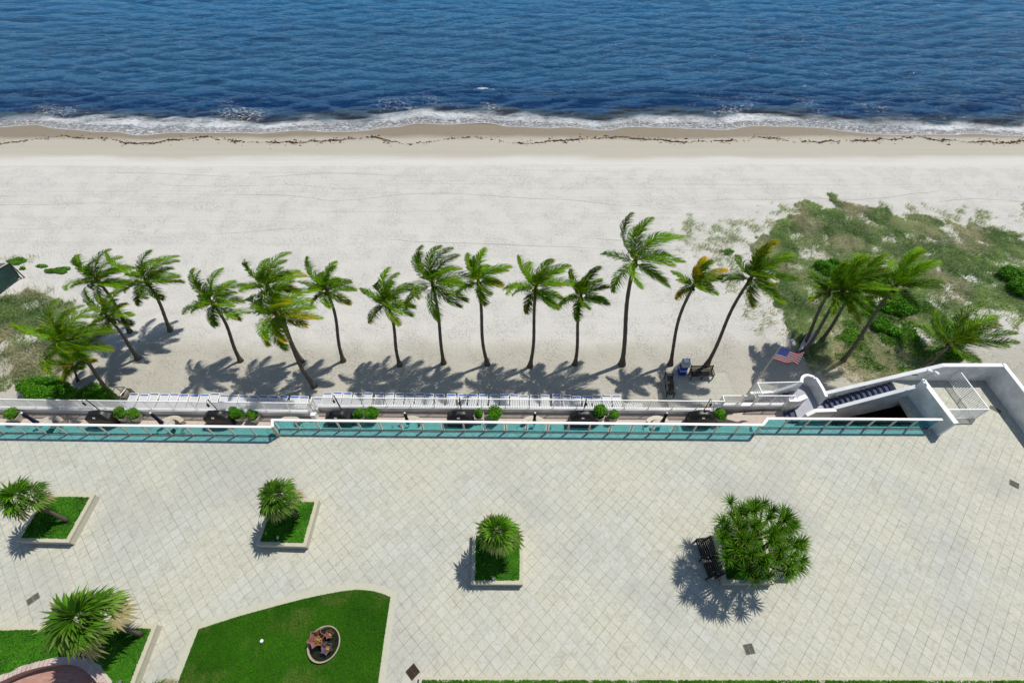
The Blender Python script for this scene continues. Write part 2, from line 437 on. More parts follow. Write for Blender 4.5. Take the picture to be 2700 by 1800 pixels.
# --- sea
def shore(x):
    return 56.6 + (vnoise(x * .085, x * 0 + 3.3) - .5) * 3.2 + (vnoise(x * .27, x * 0 + 8.1) - .5) * 1.5
xs = np.concatenate([-66 - side(0, 0, .3, 52)[::-1], np.arange(-66, 66.01, .22), 66 + side(0, 0, .3, 52)])
vs_ = np.concatenate([np.arange(0, 62, .18), 62 + side(0, 0, .22, 62)])
X, V_, F = grid(xs, vs_); Y = shore(X) * np.clip(1 - V_ / 30, 0, 1) + 56.6 * np.clip(V_ / 30, 0, 1) + V_
g = np.random.default_rng(11); hz = np.zeros_like(X)
far = np.clip(1.3 - V_ / 260, .0, 1)
for i in range(46):
    L = .85 * (4.6 / .85) ** g.random(); a = g.normal(.02, .26); k = 2 * math.pi / L; amp = .0165 * L ** .72
    ph = k * (X * math.sin(a) + Y * math.cos(a)) + g.random() * 6.28
    env = .35 + 1.3 * vnoise(X / (L * 4) + i * 7, Y / (L * 2.5) + i * 3, i)
    hz += amp * env * (1 - 1.5 * np.abs(np.sin(ph * .5)) ** .9) * (1 if L > 2.5 else far)
hz += (fbm(X * .5, Y * 1.9, 4, 31) - .5) * .26 * far
swell = np.exp(-((V_ - 8.6 - (vnoise(X * .06, X * 0, 2) - .5) * 2) / 1.2) ** 2) * .22
ramp_ = np.clip(V_ / 9, 0, 1) ** 1.2
Zl = SEA + .02 + hz * (.12 + .88 * ramp_) + swell * np.clip(.4 + vnoise(X * .09, X * 0, 6), 0, 1)
sz = sand_z(X, Y)
Z = np.where(V_ < 7, np.maximum(Zl, sz + .012 + .02 * np.clip(V_, 0, 1)), Zl)
def sea_mat():
    t = NT('sea_water'); co = t.coord()
    at = t.n('Attribute', attribute_name='offshore'); v = at.outputs['Fac']
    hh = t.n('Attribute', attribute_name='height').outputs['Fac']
    big = t.noise(t.coord('Object', (.05, .16, 1)), 1, 4)
    vv = t.math('ADD', v, t.math('MULTIPLY', t.math('SUBTRACT', big, .5), 7.0))
    c_x = None
    c_far = t.mix(t.mr(t.noise(t.coord('Object', (.03, .1, 1)), 1, 3), .3, .7), (.055, .29, .63, 1), (.075, .335, .65, 1))
    c_mid = (.060, .235, .49, 1); c_navy = (.016, .085, .28, 1); c_shal = (.10, .085, .055, 1)
    vs = t.math('ADD', v, t.math('MULTIPLY', t.math('SUBTRACT', t.noise(t.coord('Object', (.12, .3, 1)), 1, 4), .5), 7.0))
    c = t.mix(t.mr(vs, 3.4, 6.2), c_shal, c_navy)
    c = t.mix(t.mr(vv, 8.5, 14), c, c_mid)
    c = t.mix(t.mr(vv, 26, 46), c, c_far)
    # sky sheen on crests and dark troughs painted into the colour, over fine bump
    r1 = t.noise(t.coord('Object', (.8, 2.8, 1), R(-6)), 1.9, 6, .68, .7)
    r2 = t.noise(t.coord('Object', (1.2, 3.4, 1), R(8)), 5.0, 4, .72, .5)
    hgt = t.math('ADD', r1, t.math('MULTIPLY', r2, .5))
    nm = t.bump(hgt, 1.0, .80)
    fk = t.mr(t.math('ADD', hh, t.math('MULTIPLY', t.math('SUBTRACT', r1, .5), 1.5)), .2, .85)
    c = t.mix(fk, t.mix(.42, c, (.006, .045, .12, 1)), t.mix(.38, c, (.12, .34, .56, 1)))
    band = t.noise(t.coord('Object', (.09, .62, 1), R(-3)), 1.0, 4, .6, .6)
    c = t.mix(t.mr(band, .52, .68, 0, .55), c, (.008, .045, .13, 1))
    # foam, its white shared by painted sun glints
    wf = t.mr(t.noise(t.coord('Object', (.055, .0, 1)), 1, 3), .3, .7, .72, 1.35)
    v0 = t.math('ADD', t.math('MULTIPLY', v, wf), t.math('MULTIPLY', t.math('SUBTRACT', t.noise(t.coord('Object', (.4, .7, 1)), 1, 5), .5), 2.2))
    vo = t.n('TexVoronoi', feature='DISTANCE_TO_EDGE')
    wob = t.n('VectorMath', operation='MULTIPLY_ADD'); nn = t.n('TexNoise'); t.put(nn.inputs['Vector'], co); nn.inputs['Scale'].default_value = 1.3; nn.inputs['Detail'].default_value = 4
    t.put(wob.inputs[0], nn.outputs[1]); wob.inputs[1].default_value = (1.3, 1.3, 0); t.put(wob.inputs[2], t.coord('Object', (.9, 1.5, 1)))
    t.put(vo.inputs['Vector'], wob.outputs[0]); vo.inputs['Scale'].default_value = 1.5
    lace = t.mr(vo.outputs['Distance'], .02, .13, 1, 0)
    fr = t.noise(t.coord('Object', (1.2, 2.6, 1)), 1.6, 8, .78, .8)
    strip = t.math('MULTIPLY', t.mr(v0, 1.0, 1.9), t.mr(v0, 2.3, 3.9, 1, 0))
    along = t.noise(t.coord('Object', (.09, .05, 1)), 1, 3)
    solid = t.math('MULTIPLY', t.mr(fr, .36, .52), t.math('MULTIPLY', strip, t.mr(along, .36, .6, .25, 1)))
    wash = t.math('MULTIPLY', t.math('MULTIPLY', t.mr(fr, .38, .60, .12, 1), t.mr(lace, 0, 1, .40, 1)), t.mr(v0, 1.8, 3.4, .95, 0))
    edge = t.math('MULTIPLY', t.mr(v, .0, .35, 1, 0), .75)
    outer = t.math('MULTIPLY', t.math('MULTIPLY', lace, t.mr(fr, .45, .6)), t.math('MULTIPLY', t.mr(v0, 3.0, 4.2), t.mr(v0, 4.6, 7.4, 1, 0)))
    outer = t.math('MULTIPLY', outer, t.mr(t.noise(t.coord('Object', (.13, .1, 1)), 1, 3), .5, .66))
    caps_glint = t.math('MULTIPLY', t.mr(t.noise(t.coord('Object', (.10, .3, 1)), 1, 5, .65), .685, .715), t.math('MULTIPLY', t.mr(fr, .45, .6), t.mr(hh, .62, .8)))
    caps_glint = t.math('MULTIPLY', caps_glint, t.mr(v, 5, 9))
    xx = t.n('SeparateXYZ'); t.put(xx.inputs[0], co)
    glint = t.math('MULTIPLY', t.mr(t.noise(t.coord('Object', (1, 1.6, 1)), 4.5, 2, .5), .66, .71), t.mr(t.noise(t.coord('Object', (.07, .42, 1), R(-4)), 1, 3, .6), .56, .66))  # sun glints painted as white specks in streaks, stronger to the right
    glint = t.math('MULTIPLY', glint, t.math('MULTIPLY', t.mr(xx.outputs[0], -60, 25, .25, 1.0), t.mr(v, 4.5, 8)))
    caps_glint = t.math('MAXIMUM', caps_glint, t.math('MULTIPLY', glint, .9))
    foam = t.math('MAXIMUM', t.math('MAXIMUM', solid, wash), t.math('MAXIMUM', edge, t.math('MAXIMUM', outer, caps_glint)), clamp=True)
    pw = t.principled(c, .09, .5, 0, nm); pw.inputs['IOR'].default_value = 1.33
    thin = t.n('BsdfTransparent')
    thinmix = t.n('MixShader'); t.put(thinmix.inputs[0], t.mr(v, .0, 3.0, .25, 1)); t.t.links.new(thin.outputs[0], thinmix.inputs[1]); t.t.links.new(pw.outputs[0], thinmix.inputs[2])
    pf = t.principled(A(232, 235, 238), .8, .2, 0, t.bump(fr, .6, .1))
    mx = t.n('MixShader'); t.put(mx.inputs[0], foam); t.t.links.new(thinmix.outputs[0], mx.inputs[1]); t.t.links.new(pf.outputs[0], mx.inputs[2])
    return t.done(mx)
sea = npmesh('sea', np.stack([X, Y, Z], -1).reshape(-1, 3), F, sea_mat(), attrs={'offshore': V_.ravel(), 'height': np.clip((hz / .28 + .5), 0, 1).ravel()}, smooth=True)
tag(sea, 'deep blue rippled sea with a line of surf', kind='structure')
bed = MB(); bed.add([(-3000, 57, -6.2), (3000, 57, -6.2), (3000, 5000, -6.2), (-3000, 5000, -6.2)], [(0, 1, 2, 3)])
tag(bed.build('sea_bed', simple('far_sea', (.006, .08, .2, 1), .15, .1, .02, spec=.5)), kind='structure')

# --- seaweed wrack along the tide line
n = 7500
wx = RNG.uniform(-62, 62, n)
clump = fbm(wx * .35, wx * 0 + 1, 3, 41); keep = RNG.random(n) < np.clip((clump - .33) * 3.2, .16, 1); wx = wx[keep]; n = len(wx)
wy = 54.1 + np.abs(np.sin(wx * .19 + 1.2 * vnoise(wx * .08, wx * 0, 3))) * -1.3 + .7 + (fbm(wx * .5, wx * 0, 4, 9) - .5) * 2.0 + RNG.normal(0, .10, n) + RNG.normal(0, .45, n) * (RNG.random(n) < .22)
wz = sand_z(wx, wy) + .01
s = RNG.uniform(.04, .15, n) ** 1.0 * (1 + 1.0 * (RNG.random(n) < .12)); a = RNG.uniform(0, 6.28, n)
P0 = np.stack([wx, wy, wz], -1); d = np.stack([np.cos(a), np.sin(a) * .5, a * 0], -1) * s[:, None]; e = np.stack([-np.sin(a), np.cos(a) * .6, a * 0], -1) * s[:, None] * .45
up = np.zeros_like(P0); up[:, 2] = s * .5
V = np.stack([P0 - d, P0 + e, P0 + d, P0 - e, P0 + up], 1).reshape(-1, 3); b = np.arange(n)[:, None] * 5
F = np.concatenate([b + [0, 1, 4], b + [1, 2, 4], b + [2, 3, 4], b + [3, 0, 4]])
tag(npmesh('seaweed', V, F, M['weed'], attrs={'shade': np.repeat(RNG.random(n), 5)}), 'brown seaweed washed up along the tide line', 'seaweed', kind='stuff')

# --- plaza slab, with the curb-lined lawn cut into it laid as sheets above
PA = [G(-900, 1141.0), G(733.6, 1149.5), G(737, 1131.0), G(1988, 1143.5), G(2004, 1126.5), G(2455, 1129.5)]
edge_pts = [(p[0], p[1] + .12) for p in PA]
pz = MB()
e = edge_pts
for q in ([(-60, -25), (e[1][0], -25), e[1], (-60, e[0][1])], [(e[1][0], -25), (e[3][0], -25), (e[3][0], e[3][1]), (e[1][0], e[2][1])],
          [(e[3][0], -25), (23.6, -25), (23.6, e[5][1]), (e[3][0], e[4][1])], [(23.6, -25), (29.6, -25), (29.6, 17.0), (23.6, 17.0)]):
    pz.prism(q, -.35, 0)
tag(pz.build('plaza_paving', M['plaza']), 'diagonal pale stone tiles of the plaza', kind='structure')
# retaining wall under the plaza edge
wall = MB(); wall.prism([(-60, 12.3), (-60, 12.6), (27.5, 12.6), (27.5, 12.3)], TERR - .3, -.352)
tag(wall.build('retaining_wall', M['stucco']), 'retaining wall under the glass railed plaza edge', 'wall')

# --- brick terrace below
TF = lambda x: 16.36 - .0125 * (x + 12)          # line of its outer wall
tpoly = [(-60, 12.7), (23.4, 12.7), (23.4, 15.75), (18.2, 15.75), (18.2, 16.5), (13.45, TF(13)), (-12.8, TF(-12.8)), (-12.8, 16.0), (-60, 16.6)]
tag(MB().prism(tpoly, TERR - .25, TERR).build('terrace_paving', M['terrace']), 'pinkish brick paving of the narrow terrace', kind='structure')

# --- paver pad on the sand with a red strip
zp = SAND + .14
a = G3(1745, 983, zp); b_ = G3(1914, 985, zp); c_ = G3(1936, 1045, zp)
x0 = a.x - .1; x1 = b_.x + .05; y1 = a.y; y0 = 16.75
pad = MB().prism([(x0, y0), (x1, y0), (x1, y1), (x0, y1)], SAND - .25, zp)
tag(pad.build('paved_pad', M['pad']), 'grey paver pad on the sand under the benches', kind='structure')
rp = G3(1873, 1067, zp)
tag(MB().prism([(rp.x - .55, y0 + .02), (rp.x + .45, y0 + .02), (rp.x + .45, y0 + .62), (rp.x - .55, y0 + .62)], zp, zp + .012).build('red_tile_patch', M['mat']), kind='structure')

# ================================================================ GLASS BALUSTRADES
RAILH = 1.12
def balustrade(label, pts, step, startpost=True, endpost=True):
    t = thing('glass_balustrade', label, 'glass railing', (pts[0][0], pts[0][1], 0), 'teal glass balustrades along the plaza edge')
    rail = MB(); chan = MB(); rod = MB()
    for i in range(len(pts) - 1):
        a = Vector((*pts[i], 0)); b = Vector((*pts[i + 1], 0)); d = (b - a).normalized()
        ea = a - d * .055; eb = b + d * .055
        rail.bar(ea + Vector((0, 0, RAILH + .001 * i)), eb + Vector((0, 0, RAILH + .001 * i)), .13, .05)
        chan.bar(a + Vector((0, 0, .09)), b + Vector((0, 0, .09)), .045, .05)
        L = (b - a).length; n = max(1, round(L / step)); 
        for k in range(n + 1):
            if k == 0 and (i > 0): continue
            p = a + d * L * k / n
            mb = MB(); mb.box(p + Vector((0, 0, RAILH / 2 - .01)), (.095, .055, RAILH - .03), rz=math.atan2(d.y, d.x))
            mb.box(p + Vector((0, 0, .012)), (.2, .14, .02), rz=math.atan2(d.y, d.x))
            mb.build('post', M['aluminium'], t)
        for k in range(n):
            p = a + d * (L * k / n + .085); q = a + d * (L * (k + 1) / n - .085)
            MB().bar(p + Vector((0, 0, .60)), q + Vector((0, 0, .60)), .012, .94).build('glass_panel', M['glass'], t)
    rail.build('handrail', M['white'], t); chan.build('bottom_channel', M['channel'], t)
    return t
j = lambda p, dy=0: (p[0], p[1] + dy)
B1 = G(733.6, 1150.5); B2 = G(737.5, 1132.5); B3 = G(1988, 1145.0); B4 = G(2003.5, 1128.5); B5 = G(2455, 1131.0)
B0 = (-40.0, G(0, 1142.3)[1] + .13)
balustrade('long left stretch of teal glass railing, ending where the plaza edge steps back', [B0, (B1[0], B1[1])], 1.22)
balustrade('middle stretch of teal glass railing between the two steps in the plaza edge', [(B1[0] + .10, B1[1] + .04), (B2[0], B2[1]), (B3[0], B3[1])], 1.20)
balustrade('short right stretch of teal glass railing, ending against the white stair wall', [(B3[0] + .10, B3[1] + .04), (B4[0], B4[1]), (24.05, B5[1])], 1.20)

# ================================================================ WHITE TERRACE FENCES (low wall + picket fence)
def picket_fence(label, pts, zb, name='picket_fence', step=1.5, hgt=1.02, cat='fence', group=None):
    """pts: ground points; zb: height under the fence (number or list)"""
    zb = zb if hasattr(zb, '__len__') else [zb] * len(pts)
    t = thing(name, label, cat, (pts[0][0], pts[0][1], zb[0]), group)
    tr = MB(); br = MB()
    for i in range(len(pts) - 1):
        a = Vector((*pts[i], zb[i])); b = Vector((*pts[i + 1], zb[i + 1])); L = (b - a).length; d = (b - a) / L; up = Vector((0, 0, 1))
        e = d * .02
        tr.bar(a + up * (hgt + .0015 * i) - e, b + up * (hgt + .0015 * i) + e, .055, .04)
        br.bar(a + up * .10, b + up * .10, .035, .03)
        n = max(1, round(L / step))
        for k in range(n + 1):
            if k == 0 and i: continue
            p = a + d * L * k / n
            MB().bar(p, p + up * (hgt - .02), .05).build('post', M['white'], t)
        for k in range(n):
            m = MB(); p = a + d * L * k / n; q = a + d * L * (k + 1) / n; c = max(2, round((q - p).length / .11))
            for s in range(1, c):
                r = p + (q - p) * s / c; m.bar(r + up * .115, r + up * (hgt - .02), .030)
            m.build('picket_panel', M['white'], t)
    tr.build('top_rail', M['white'], t); br.build('bottom_rail', M['white'], t)
    return t
WT = TERR + .46      # top of the low wall
FB = WT
FL0 = (-46.0, 16.52); FL1 = G(813, 1062.5, WT + 1.02); FM0 = G(822, 1047.5, WT + 1.02); FM1 = G(1911, 1057.5, WT + 1.02); FR0 = G(1906, 1043, WT + 1.02); FR1 = G(1972, 1043, WT + 1.02)
def low_wall(label, pts, z0, z1, th=.22, name='low_wall', mat='stucco', cat='wall'):
    t = thing(name, label, cat, (pts[0][0], pts[0][1], z0))
    body = MB(); cap = MB()
    for i in range(len(pts) - 1):
        a = Vector((*pts[i], 0)); b = Vector((*pts[i + 1], 0)); d = (b - a).normalized(); nrm = Vector((-d.y, d.x, 0))
        if i > 0: a = a - d * (th / 2 - .003)
        if i < len(pts) - 2: b = b + d * (th / 2 - .004)
        q = [a - nrm * th / 2, b - nrm * th / 2, b + nrm * th / 2, a + nrm * th / 2]
        body.prism([(v.x, v.y) for v in q], z0, z1 - .05 - .001 * i)
        q = [a - nrm * (th / 2 + .012), b - nrm * (th / 2 + .012), b + nrm * (th / 2 + .012), a + nrm * (th / 2 + .012)]
        cap.prism([(v.x, v.y) for v in q], z1 - .05 - .001 * i, z1 - .001 * i)
    body.build('wall_body', M[mat], t); cap.build('coping', M['white'], t)
    return t
low_wall('low white wall under the left picket fence', [FL0, FL1], SAND - .2, WT)
low_wall('low white wall under the long middle picket fence', [(FM0[0] - .0, FL1[1] + .13), FM0, FM1], SAND - .2, WT)
low_wall('low white wall under the short right picket fence', [(FR0[0], FM1[1] + .14), FR0, (18.0, FR1[1])], SAND - .2, WT)
picket_fence('long left run of white picket fence between hedge, loungers and terrace', [FL0, FL1], FB, group='white picket fences on the terrace edge')
picket_fence('long middle run of white picket fence in front of the right hand row of loungers', [(FM0[0], FL1[1] + .08), FM0, FM1], FB, group='white picket fences on the terrace edge')
picket_fence('short white picket fence beside the flagpole foot', [(FR0[0], FM1[1] + .08), FR0, (15.0, FR1[1])], FB, group='white picket fences on the terrace edge')
F5 = (15.74, FR1[1]); F6 = (18.1, FR1[1] - .0)
picket_fence('white picket fence with a rising foot beside the beach steps, nearest the brick terrace', [F5, F6], FB, group='white picket fences on the terrace edge')
# slab beside the stepped-down corner of the left fence
sc = G3(826, 1083, TERR + .5)
q = thing('corner_pedestal', 'white slanted pedestal at the end of the left low wall', 'pedestal', (FL1[0], FL1[1], TERR))
MB().prism([(FL1[0] - .12, FL1[1] - .35), (FL1[0] + .18, FL1[1] - .35), (FL1[0] + .24, FL1[1] - .1), (FL1[0] - .1, FL1[1] - .12)], TERR, TERR + .55).build('pedestal_body', M['white'], q)

# ================================================================ STAIR, LANDING AND WALLS ON THE RIGHT
ST = thing('staircase', 'white walled concrete stair climbing from the terrace to the plaza', 'staircase', (18.5, 16, TERR))
LZ = -2.40
yA, yB = 15.92, 16.86           # clear width of the long flight
xt, xb = 23.75, 20.45           # top and bottom nosing
NS = 13
rise = -LZ / (NS + 1); run = (xt - xb) / NS
M['step'] = simple('navy_step', A(84, 94, 122), .85, .15, 3, bump=.15)
M['deck'] = simple('lilac_deck', A(186, 188, 198), .85, .1, 1.5, bump=.15)
for i in range(NS):
    z = LZ + rise * (i + 1); xa = xb + run * i
    m = MB(); m.cur = 0
    m.prism([(xa, yA), (xa + run + .02, yA), (xa + run + .02, yB), (xa, yB)], z - .07 if i else z - rise, z)
    # white side stringer blocks and nosing strip: the open riser between them stays dark
    o = m.build('step', [M['step'], M['white'], M['void']], ST)
    s2 = MB(); s2.prism([(xa + .0, yA + .02), (xa + .05, yA + .02), (xa + .05, yA + .30), (xa, yA + .30)], z - rise + .001, z - .071); s2.build('riser_block', M['white'], ST)
MB().bar((xb, (yA + yB) / 2, LZ - .30), (xt + .1, (yA + yB) / 2, -.22), yB - yA + .02, .12).build('added_soffit_slab', M['stucco'], ST)  # soffit added under the steps to keep sun out of the recess
# landing
lcx, lcy = 19.35, 16.75
arc = [G(2179.7, 1044.6, -1.42), G(2170, 1024, -1.42), G(2155.9, 1001, -1.42), G(2148, 995, -1.42), G(2141.8, 991.4, -1.42), G(2128.8, 988.4, -1.42), G(2118, 992.5, -1.42), G(2114.5, 1001, -1.42), G(2114.7, 1007.7, -1.42)]
lpoly = [(18.4, 15.55), (20.5, 15.55), (20.5, 16.95)] + [(p[0] - .02, p[1] - .03) for p in arc] + [(18.55, 17.5)]
MB().prism(lpoly, LZ - .25, LZ).build('landing', M['deck'], ST)
# lower steps: two to the terrace, several to the sand walk
for k in range(2):
    z = LZ - .117 * (k + 1); xa = 18.4 - .30 * (k + 1)
    MB().prism([(xa, 15.45), (xa + .31, 15.45), (xa + .31, 16.18), (xa, 16.18)], TERR, z).build('step', M['step'], ST)
WALK = -3.55
for k in range(6):
    z = LZ - (LZ - WALK) / 7 * (k + 1); xa = 18.5 - .26 * (k + 1)
    MB().prism([(xa, 16.72), (xa + .27, 16.72), (xa + .27, 17.62), (xa, 17.62)], WALK - .4, z).build('step', M['step'], ST)
tag(MB().prism([(14.2, 16.7), (17.0, 16.7), (17.0, 17.62), (14.2, 17.62)], SAND - .2, WALK).build('beach_walk', M['pad']), 'short walk from the steps to the sand', kind='structure')

def poly_wall(mb, pts, tops, z0s, th, cap=None, capw=.03):
    for i in range(len(pts) - 1):
        a = Vector((*pts[i][:2], 0)); b = Vector((*pts[i + 1][:2], 0)); d = (b - a).normalized(); nr = Vector((-d.y, d.x, 0))
        e = d * .004
        def quad(w): return [(p.x, p.y) for p in (a - nr * w - e, b - nr * w + e, b + nr * w + e, a + nr * w - e)]
        za, zb = tops[i], tops[i + 1]; ba, bb = z0s[i], z0s[i + 1]
        mb.prism(quad(th / 2), [ba, bb, bb, ba], [za - .06, zb - .06, zb - .06, za - .06])
        if cap is not None:
            cap.prism(quad(th / 2 + capw), [za - .06, zb - .06, zb - .06, za - .06], [za, zb, zb, za])
def parapet(label, pts, tops, z0s, th=.2, name='parapet', grooves=None):
    t = thing(name, label, 'wall', (pts[0][0], pts[0][1], min(z0s)))
    b = MB(); c = MB(); poly_wall(b, pts, tops, z0s, th, c, .015)
    b.build('wall_body', M['stucco'], t); c.build('coping', M['white'], t); return t
# near stringer wall of the long flight
parapet('white sloping parapet on the near side of the long stair flight', [(xb - .1, 15.8), (23.9, 15.8)], [LZ + .95, 1.02], [LZ - .9, -1.15])
parapet('low white parapet with a sloping end around the near side of the landing', [(18.55, 15.42), (19.1, 15.62), (20.4, 15.66)], [LZ + .72, LZ + .93, LZ + .95], [TERR, TERR, TERR], name='landing_parapet')
# far stringer wall up to the plaza back wall
T1 = thing('parapet', 'white sloping parapet on the far side of the long stair flight, with slot lights', 'wall', (xb, 17, SAND))
b = MB(); c = MB(); poly_wall(b, [(xb - .15, 17.0), (25.85, 17.0)], [LZ + .78, 1.5], [SAND - .3, SAND - .3], .2, c, .02)
b.build('wall_body', M['stucco'], T1); c.build('coping', M['white'], T1)
for px, py in ((2197, 1044), (2274, 1021.5), (2413, 988.5)):
    p = None
    for zz in np.arange(-2.6, 1.2, .02):
        q = G(px, py, zz)
        if abs(q[1] - 16.89) < .012: p = (q[0], q[1], zz)
    if p:
        sl = .62 if px < 2350 else 0
        mt = Matrix.Rotation(-math.atan(sl * 1.15), 4, 'Y')
        MB().box((p[0], 16.893, p[2]), (.34, .02, .06), mat=mt).build('slot_light', M['void'], T1)
# curved landing wall
T2 = thing('curved_wall', 'white curved wall wrapping the far side of the stair landing', 'wall', (arc[0][0], arc[0][1], SAND))
from mathutils.geometry import interpolate_bezier
ap = [Vector((*p, 0)) for p in arc]; sm = []
for i in range(len(ap) - 1):
    p0 = ap[max(i - 1, 0)]; p1 = ap[i]; p2 = ap[i + 1]; p3 = ap[min(i + 2, len(ap) - 1)]
    sm += interpolate_bezier(p1, p1 + (p2 - p0) / 6, p2 - (p3 - p1) / 6, p2, 7)[:-1]
sm.append(ap[-1])
b = MB(); c = MB(); poly_wall(b, [(p.x, p.y) for p in sm], [-1.42] * len(sm), [SAND - .3] * len(sm), .16, c, .014)
b.build('wall_body', M['stucco'], T2); c.build('coping', M['white'], T2)
# beach step walls
parapet('white stepped down wall between the beach steps and the sand', [(19.0, 17.74), (17.62, 17.72), (16.15, 17.72)], [-1.5, -2.62, -2.72], [SAND - .3] * 3, .16, 'step_wall')
parapet('white wall with a rounded end between the beach steps and the terrace', [(17.75, 16.45), (18.35, 16.45), (18.95, 16.72)], [-1.5, -1.5, -1.5], [TERR - .2] * 3, .26, 'pier_wall')
picket_fence('white picket fence standing on the seaward wall of the beach steps', [(18.9, 17.74), (16.12, 17.72)], [-2.45, -2.55], group='white picket fences on the terrace edge', hgt=1.04)
picket_fence('short white picket return across the head of the beach walk', [(16.12, 17.66), (16.16, 16.85)], [-2.42, -2.42], group='white picket fences on the terrace edge', hgt=.95)

# big walls of the plaza corner
t = thing('boundary_wall', 'tall white wall around the plaza corner by the sand', 'wall', (25.9, 17, 0))
b = MB(); c = MB()
poly_wall(b, [(25.86, 17.0), (29.45, 17.0)], [1.5, 1.5], [SAND - .3, SAND - .3], .2, c, .02)
poly_wall(b, [(29.52, 17.1), (29.60, -10)], [1.5, 1.5], [SAND - .3, SAND - .3], .2, c, .02)
b.build('wall_body', M['stucco'], t); c.build('coping', M['white'], t)
t = thing('stair_wall', 'grey shaded wall with white top separating stair and plaza landing', 'wall', (24.2, 13.3, 0))
b = MB(); c = MB(); poly_wall(b, [(24.45, 13.12), (24.16, 15.95)], [1.42, 1.42], [-.34, -.34], .24, c, .02)
b.build('wall_body', M['stucco'], t); c.build('coping', M['white'], t)
# dark recess under the landing: side and back walls
t = thing('store_recess', 'dark recess under the stair landing', 'recess', (24, 14, TERR))
MB().prism([(27.3, 12.7), (27.5, 12.7), (27.5, 16.9), (27.3, 16.9)], TERR, -.36).build('side_wall', M['stucco'], t)
MB().prism([(20.3, 16.72), (27.28, 16.72), (27.28, 16.86), (20.3, 16.86)], TERR, [-2.35, -.36, -.36, -2.35]).build('back_wall', M['stucco'], t)
MB().prism([(20.6, 12.7), (27.28, 12.7), (27.28, 16.7), (20.6, 16.7)], TERR - .02, TERR + .008).build('recess_shade_floor', M['soil'], t)  # soil colour borrowed to paint the shade on this floor
# landing rails on the plaza
picket_fence('white picket rail enclosing the stair head on the plaza', [(24.7, 14.18), (27.18, 14.2), (27.06, 16.86)], 0.0, 'landing_rail', group=None, hgt=1.07, step=1.3)

# ================================================================ PALMS
def unit(v): return v / (np.linalg.norm(v) + 1e-9)
def frond(mbs, base, phi, elev, L, rng, wind, tint=0.0, droop=1.0, nleaf=64, leafl=.72):
    """one feather frond: stem curve and leaflets; returns (V,F,shade,tint) lists and the stem points"""
    d = np.array([math.cos(phi) * math.cos(elev), math.sin(phi) * math.cos(elev), math.sin(elev)])
    p = np.array(base, float); N = 14; ds = L / N; pts = [p.copy()]; dirs = [d.copy()]
    W = np.array([1.0, .22, .16])
    for i in range(N):
        s = (i + 1) / N
        d = unit(d + np.array([0, 0, -1.0]) * droop * ds * (.12 + .46 * s) + W * wind * ds * (.25 + .75 * s))
        p = p + d * ds; pts.append(p.copy()); dirs.append(d.copy())
    pts = np.array(pts); dirs = np.array(dirs)
    V = []; F = []; S = []; T = []
    base_sh = rng.uniform(.0, .9)
    for side_ in (-1, 1):
        for k in range(nleaf):
            u = .10 + .90 * (k + rng.random() * .6) / nleaf
            f = u * N; i = min(int(f), N - 1); q = pts[i] + (pts[i + 1] - pts[i]) * (f - i); t = dirs[i + 1]
            sd = np.cross(t, [0, 0, 1.0]); 
            if np.linalg.norm(sd) < .15: sd = np.cross(t, [0, 1.0, 0.2])
            sd = unit(sd) * side_; upv = np.cross(sd * side_, t)
            ll = leafl * (math.sin(math.pi * min(1, (u * .74 + .24))) ** .8) * rng.uniform(.62, 1.15) + .08
            dd = unit(sd * .66 + t * (.5 + .95 * u) + upv * .18 + rng.normal(0, .12, 3))
            m = q + dd * ll * .5
            dd2 = unit(dd + np.array([0, 0, -1.0]) * .8 * droop + W * (.55 + wind * 1.3) + rng.normal(0, .06, 3))
            e = m + dd2 * ll * .55
            wv = unit(np.cross(dd, upv)) * .018
            if np.linalg.norm(np.cross(dd, upv)) < .1: wv = t * .02
            b = len(V)
            V += [q - wv * .7, q + wv * .7, m + wv, m - wv, e]
            F += [(b, b + 1, b + 2), (b, b + 2, b + 3), (b + 3, b + 2, b + 4)]
            sh = min(1, max(0, base_sh + rng.normal(0, .2)))
            tt = min(1, max(0, tint * (.1 + 1.15 * u * u) + rng.normal(0, .06) + (.16 if u > .85 and rng.random() < .5 else 0)))
            S += [sh] * 5; T += [tt, tt, tt, tt, min(1, tt + .22 * (tint > .12) + .05)]
    return V, F, S, T, pts
